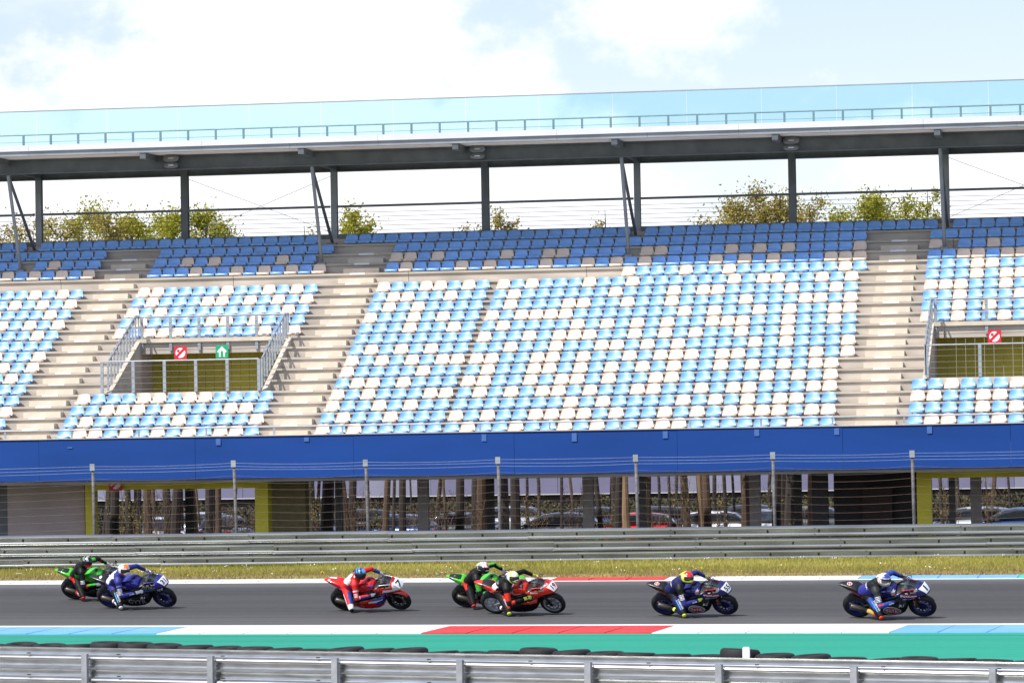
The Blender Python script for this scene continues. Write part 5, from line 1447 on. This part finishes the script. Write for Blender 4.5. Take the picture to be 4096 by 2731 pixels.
def clawM(t, body, T, jj, hel, Rm, hc):
    th = bvh([hel])
    for k_ in range(3):
        o_ = hc + Rm @ Vector((-.045 + .03 * k_, -.08, .075)); r_ = Rm @ Vector((1, 0, 0)); u_ = Rm @ Vector((0, .55, .85))
        dpoly([(-.008, -.035), (.004, -.035 + .008 * (k_ == 1)), (.010, .03), (-.006, .035)], o_, r_, u_, th, P["green"], hel, .004, "claw_mark", 3)
    a, b = jj["knR"], jj["anR"]; c = a.lerp(b, .45); r_ = (a - b).normalized()
    dpoly([(-.13, -.045), (.13, -.045), (.13, .045), (-.13, .045)], c, r_, Vector((.3, .2, .9)).cross(r_).cross(r_) * -1, T, P["white"], body, .004, "patch", 5)
    dtext("SHOWA", .07, c, r_, Vector((.3, .2, .9)).cross(r_).cross(r_) * -1, T, P["red"], body, .007)


SUITS = {}
def suit_green(tg, q, c, n):
    if tg == "torso": return "red" if (c.x < -.44 and c.z < .98 and c.y < -.2) else ("green" if n.y < -.45 and c.x > -.33 and c.z < 1.10 else "black")
    if tg == "hip": return "red" if n.x < -.2 else "black"
    if tg == "armL": return "green" if .15 < q < .7 and n.z > .1 else "black"
    if tg == "armR": return "red" if q < .15 and n.y < -.3 else "white" if .5 < q < .8 and int(q * 20) % 2 and n.y < -.2 else "black"
    if tg in ("foreR", "foreL"): return "white" if q > .7 else ("red" if q < .2 else ("green" if n.z > .5 else "black"))
    if tg == "shoulder": return "red" if n.z > .5 and c.y > -.2 else "black"
    return "black"
def suit_31(tg, q, c, n):
    if tg in ("shinR", "shinL", "thighR", "thighL"): return "white" if tg.startswith("shin") and n.x < -.5 else ("black" if q > .05 else "blue")
    if tg == "torso": return "white" if n.x < -.35 and n.z > .3 and c.z > 1.0 else ("blue" if c.z > .95 else "black")
    if tg == "armR" and q < .28 and n.y < 0: return "white"
    if tg == "armR" and .45 < q < .95 and n.y < -.2: return "white" if int(q * 20) % 2 else "blue"
    if tg in ("foreR",) and q > .85: return "white"
    return "blue" if tg != "neck" else "black"
def suit_7(tg, q, c, n):
    if tg == "thighR" or tg == "thighL": return "white" if (abs(n.dot(Vector((.55, -.35, .75)))) < .25 or q > .84) else ("hblue" if n.x > .25 and q > .1 else "red")
    if tg.startswith("shin"): return "red" if q < .4 else "black"
    if tg == "torso": return "hblue" if (c.z < 1.0 and c.x > -.40) else ("white" if n.x < -.3 and c.z > 1.1 else "red")
    if tg in ("foreR", "foreL"): return "black" if q < .25 and n.z < 0 else ("white" if q < .16 or q > .9 else "hblue" if n.z < .65 else "red")
    if tg == "armR": return "black" if n.z < -.2 and q > .5 else ("white" if .40 < q < .5 or (.6 < q < .95 and int(q * 20) % 2 and n.y < -.3) else "black" if q < .12 and n.y < -.5 else "red")
    return "red"
def suit_k2(tg, q, c, n):
    if tg == "torso": return "rosso" if (c.x < -.38 and c.z < 1.0) else "black"
    if tg == "hip": return "rosso" if n.x < -.2 else "black"
    if tg == "armR": return "green" if .25 < q < .75 else "black"
    if tg == "foreR": return "green" if q < .35 else "black"
    if tg == "armL": return "green" if n.z > .6 else "black"
    if tg == "foreL": return "green" if n.z > .3 and q < .5 else "black"
    return "black"
def suit_19(tg, q, c, n):
    if tg == "torso": return "rosso" if (c.z < 1.0 and n.x < .1) else ("white" if n.x < -.5 and 1.0 < c.z < 1.12 else "black")
    if tg == "armR": return "rosso" if q < .8 and n.z > -.5 else "black"
    if tg == "foreR": return "rosso" if q < .3 else "black"
    if tg == "thighR": return "rosso" if n.x > .35 and .25 < q < .92 else "black"
    if tg == "shoulder": return "black"
    return "black"
def suit_55(tg, q, c, n):
    if tg in ("foreR", "foreL"): return "neon" if q > .86 else "blue"
    if tg == "torso": return "navy" if c.z > .98 else "black"
    if tg == "armR": return "white" if .35 < q < .75 and int(q * 20) % 2 and n.y < -.3 else ("blue" if q > .55 else "black")
    if tg == "armL": return "blue" if n.z > .2 else "black"
    if tg == "thighR": return "navy" if q < .9 else "black"
    return "black"
def suit_1(tg, q, c, n):
    if tg in ("foreR",): return "hblue" if q < .75 else "black"
    if tg == "foreL": return "hblue" if n.z > .1 and q < .7 else "black"
    if tg == "armL": return "hblue" if n.z > 0 else "black"
    if tg == "torso": return "blue" if 0.92 < c.z < 1.16 and n.z > -.4 else "black"
    if tg == "armR": return "orange" if q < .12 and n.y < -.3 else "white" if .35 < q < .7 and int(q * 20) % 2 and n.y < -.2 else ("orange" if .86 < q < .97 else "hblue" if q > .75 else "dgrey")
    if tg == "shoulder": return "dgrey"
    if tg == "thighR": return "hblue" if n.z > .45 and q < .7 else "black"
    if tg == "shinR": return "orange" if q < .35 else ("gold" if n.x < 0 else "black")
    return "black"


def hel_pat(bands):
    """bands: list of (test(direction), index); first match wins"""
    def f(d_):
        for tst, k_ in bands:
            if tst(d_): return k_
        return 0
    return f


def wob(d_, a, b): return math.sin(d_.x * a + d_.z * b + d_.y * 3)


KAW = dict(tank="green", tail="green", nose="green", low="carbon", rim="black", trim="silver", fender="carbon")
kaw_tail = dict(tailf=lambda c: 1 if (c.z > .93 and abs(c.y) < .085 and c.x > -.92) or c.z < .70 else 0, tailm=("black",))
YMH = dict(tank="blue", tail="black", nose="blue", low="carbon", rim="bluerim", trim="blue", fender="carbon")
PTA = dict(tank="navy", tail="black", nose="navy", low="carbon", rim="bluerim", trim="dred", fender="carbon")

BIKES = [
    dict(label="green and black racing motorcycle overlapped by the blue number 31 machine", rlabel="leaning rider in black, green and red leathers with black and silver helmet", c=KAW, decals=dec_green(), suit=suit_green, slider="red", boot=("red", "black"), glove=("red", "white"),
         hcols=("black", "silver", "red", "green"), helmet=hel_pat([(lambda d: d.z > .35 and wob(d, 9, 6) > .1 and d.x > -.3, 1), (lambda d: d.z < -.35 and d.x > .2, 2), (lambda d: d.x < -.75 and d.z > -.2, 2)]), rdecals=clawM,
         px=(408, 2394), lean=40, yaw=-8, **kaw_tail, nosef=lambda c: 1 if c.z < .68 else 0, nosem=("black",)),
    dict(label="blue and black racing motorcycle with white nose plate numbered 31", rlabel="leaning rider in blue and white leathers with white and orange helmet", c=YMH, decals=dec_31, suit=suit_31, slider="white", boot=("white", "black"), glove=("white", "white"),
         hcols=("white", "orange", "hblue", "dred"), helmet=hel_pat([(lambda d: d.z > .45 and d.x > .1 and abs(d.y) < .55 + .2 * wob(d, 12, 5), 1), (lambda d: abs(wob(d, 7, 8)) < .28 and d.z > -.1, 2), (lambda d: d.z < -.3 and d.x > -.2 and d.x < .6, 3)]), rdecals=thigh_text("YAMAHA", P["white"], .065, "GYTR", P["sky"]),
         px=(562, 2428), scale=1.03, lean=41, yaw=-9, tailf=lambda c: 0 if c.z > .80 + (-.6 - c.x) * .35 else 1, tailm=("blue",), nosef=lambda c: 1 if (c.x < .62 and c.z > .74 and abs(c.y) > .12) or c.z < .66 else 0, nosem=("black",)),
    dict(label="red racing motorcycle with blue trim and white nose numbered 7", rlabel="leaning rider in red, white and blue leathers with dark blue helmet", c=dict(tank="red", tail="red", nose="red", low="red", rim="black", trim="silver", fender="red"), decals=dec_7, suit=suit_7, slider="black", boot=("red", "white"), glove=("black", "white"),
         hcols=("black", "hblue", "sky", "silver"), helmet=hel_pat([(lambda d: d.z > .25 and wob(d, 11, 9) > .35, 2), (lambda d: d.z > .1 and wob(d, 6, 5) > -.5 and d.x > -.6, 1), (lambda d: d.x < -.6 and d.z > .0, 3)]),
         px=(1497, 2438), lean=41, yaw=-10, lowf=lambda c: 1 if c.z > .40 and c.x > .12 else 0, lowm=("hblue",), nosef=lambda c: 1 if (c.x > .74 and c.z > .72 and c.z < .95) else 0, nosem=("white",)),
    dict(label="green and black racing motorcycle overlapped by the red number 19 machine", rlabel="leaning rider in black and green leathers with red and white helmet", c=KAW, decals=dec_green(), suit=suit_k2, slider="red", boot=("red", "white"), glove=("red", "white"),
         hcols=("white", "red", "black", "green"), helmet=hel_pat([(lambda d: d.z < -.25, 2), (lambda d: abs(d.y) > .55 and -.2 < d.z < .5 and abs(d.x) < .45, 2), (lambda d: d.z > .1 and abs(wob(d, 7, 6)) < .42, 1)]), rdecals=clawM,
         px=(1982, 2426), lean=40, yaw=-9, **kaw_tail, nosef=lambda c: 1 if c.z < .68 else 0, nosem=("black",)),
    dict(label="bright red racing motorcycle with silver wheels numbered 19", rlabel="leaning rider in black and red leathers with white and yellow helmet", c=dict(tank="rosso", tail="rosso", nose="rosso", low="carbon", rim="silver", trim="rosso", fender="carbon", frame="black"), decals=dec_19, suit=suit_19, slider="neon", boot=("black", "white"), glove=("neon", "neon"),
         hcols=("white", "neon", "black", "silver"), helmet=hel_pat([(lambda d: d.z > .35 and d.x > -.5 and wob(d, 6, 3) > .1, 1), (lambda d: d.z < -.3 and wob(d, 8, 8) > 0, 1), (lambda d: d.z < -.3, 2), (lambda d: abs(wob(d, 8, 9)) < .18, 3)]), rdecals=thigh_text("aruba.it", P["white"], .06),
         px=(2106, 2452), scale=1.02, lean=42, yaw=-11, exhaust=False, aluswing=True, lowf=lambda c: 1 if c.z > .47 else (2 if c.x < .05 and c.z < .24 else 0), lowm=("rosso", "dred"), tankf=lambda c: 1 if c.x < -.05 and c.z > .78 else 0, tankm=("alu",), tailf=lambda c: 1 if c.z > .80 + (-.55 - c.x) * .3 and abs(c.y) < .11 and c.x > -.8 else 0, tailm=("black",), nosef=lambda c: 0),
    dict(label="navy racing motorcycle numbered 55 under rider with neon yellow helmet", rlabel="leaning rider in navy leathers with neon yellow and red helmet", c=PTA, decals=dec_pata("55"), suit=suit_55, slider="neon", boot=("black", "neon"), glove=("black", "neon"),
         hcols=("neon", "red", "white", "black"), helmet=hel_pat([(lambda d: d.z > .35 and d.x > -.15 and abs(d.y) < .75, 1), (lambda d: abs(d.z - .38) < .08 and d.x > -.5, 2), (lambda d: d.z < .25 and d.z > -.2 and d.x > .1, 1), (lambda d: d.z < -.55, 3)]), rdecals=thigh_text("YAMAHA", P["white"], .065, "PATA", P["sky"]),
         px=(2790, 2458), lean=42, yaw=-9, tailf=lambda c: 0, nosef=lambda c: 1 if c.z < .66 or (c.x < .6 and c.z > .86 and abs(c.y) > .1) else 0, nosem=("black",)),
    dict(label="leading navy racing motorcycle with red stripe under rider with red boots, number 1", rlabel="leaning rider in blue and black leathers with red boots and white blue helmet", c=PTA, decals=dec_pata("1"), suit=suit_1, slider="orange", boot=("black", "gold"), glove=("black", "black"),
         hcols=("white", "hblue", "red", "tan", "silver"), helmet=hel_pat([(lambda d: d.z > .45 and d.x > .25, 1), (lambda d: .12 < d.z < .34 and d.x > .0, 1), (lambda d: abs(wob(d, 7, 7)) < .25 and d.z > -.1, 2), (lambda d: wob(d, 9, 4) > .85, 3), (lambda d: d.z < -.4, 4), (lambda d: d.x < -.5 and d.z > .2, 1)]), rdecals=thigh_text("YAMAHA", P["white"], .065, "PATA", P["sky"]),
         px=(3568, 2466), scale=1.04, lean=42, yaw=-9, tailf=lambda c: 0, nosef=lambda c: 1 if c.z < .66 or (c.x < .6 and c.z > .86 and abs(c.y) > .1) else 0, nosem=("black",)),
]
VR = random.Random(5)
for bi_, sp in enumerate(BIKES):
    c = on_track(*sp["px"]); n_ = tn(c.x, c.y)
    Rm4 = Matrix.Rotation(math.radians(sp["yaw"]), 4, 'Z') @ Matrix.Rotation(math.radians(sp["lean"]), 4, 'X')
    # drop the leaned machine until its tyres touch the banked surface
    lo = 9
    for ax, R, wd in ((-.70, .325, .195), (.72, .305, .125)):
        for k_ in range(44):
            q = 2 * math.pi * k_ / 44
            for r_, a in tyre_profile(R, wd):
                v = Rm4 @ Vector((ax + r_ * math.cos(q), a, R + r_ * math.sin(q))); p = Vector((c.x, c.y)) + Vector((v.x, v.y)); lo = min(lo, v.z - (gz(tn(p.x, p.y)) - gz(n_)))
    SC_ = sp.get('scale', 1.0); M4 = Matrix.Translation(Vector((c.x, c.y, gz(n_) - lo * SC_ + .002))) @ Rm4 @ Matrix.Scale(SC_, 4)
    make_bike(sp, M4)
    vv = {k_: (VR.uniform(-.015, .015), VR.uniform(-.015, .015), VR.uniform(-.012, .012)) for k_ in ("che", "bel", "elR", "shR", "knR")}
    kx, hz = ((.08, .13), (.08, .09), (-.02, .055), (-.04, .11), (.09, .03), (.12, .07), (.16, .0))[bi_]
    up_l = Vector((0, .15, 1)) * hz
    for k_, f_ in (("hea", 1), ("nek", .95), ("che", .75), ("shL", .75), ("shR", .8), ("bel", .4), ("elL", .4), ("elR", .3)):
        vv[k_] = Vector(vv.get(k_, (0, 0, 0))) + up_l * f_
    vv["knR"] = Vector(vv["knR"]) + Vector((kx, 0, 0)); vv["hiR"] = Vector((kx * .35, 0, 0))
    make_rider(sp, M4, vv)
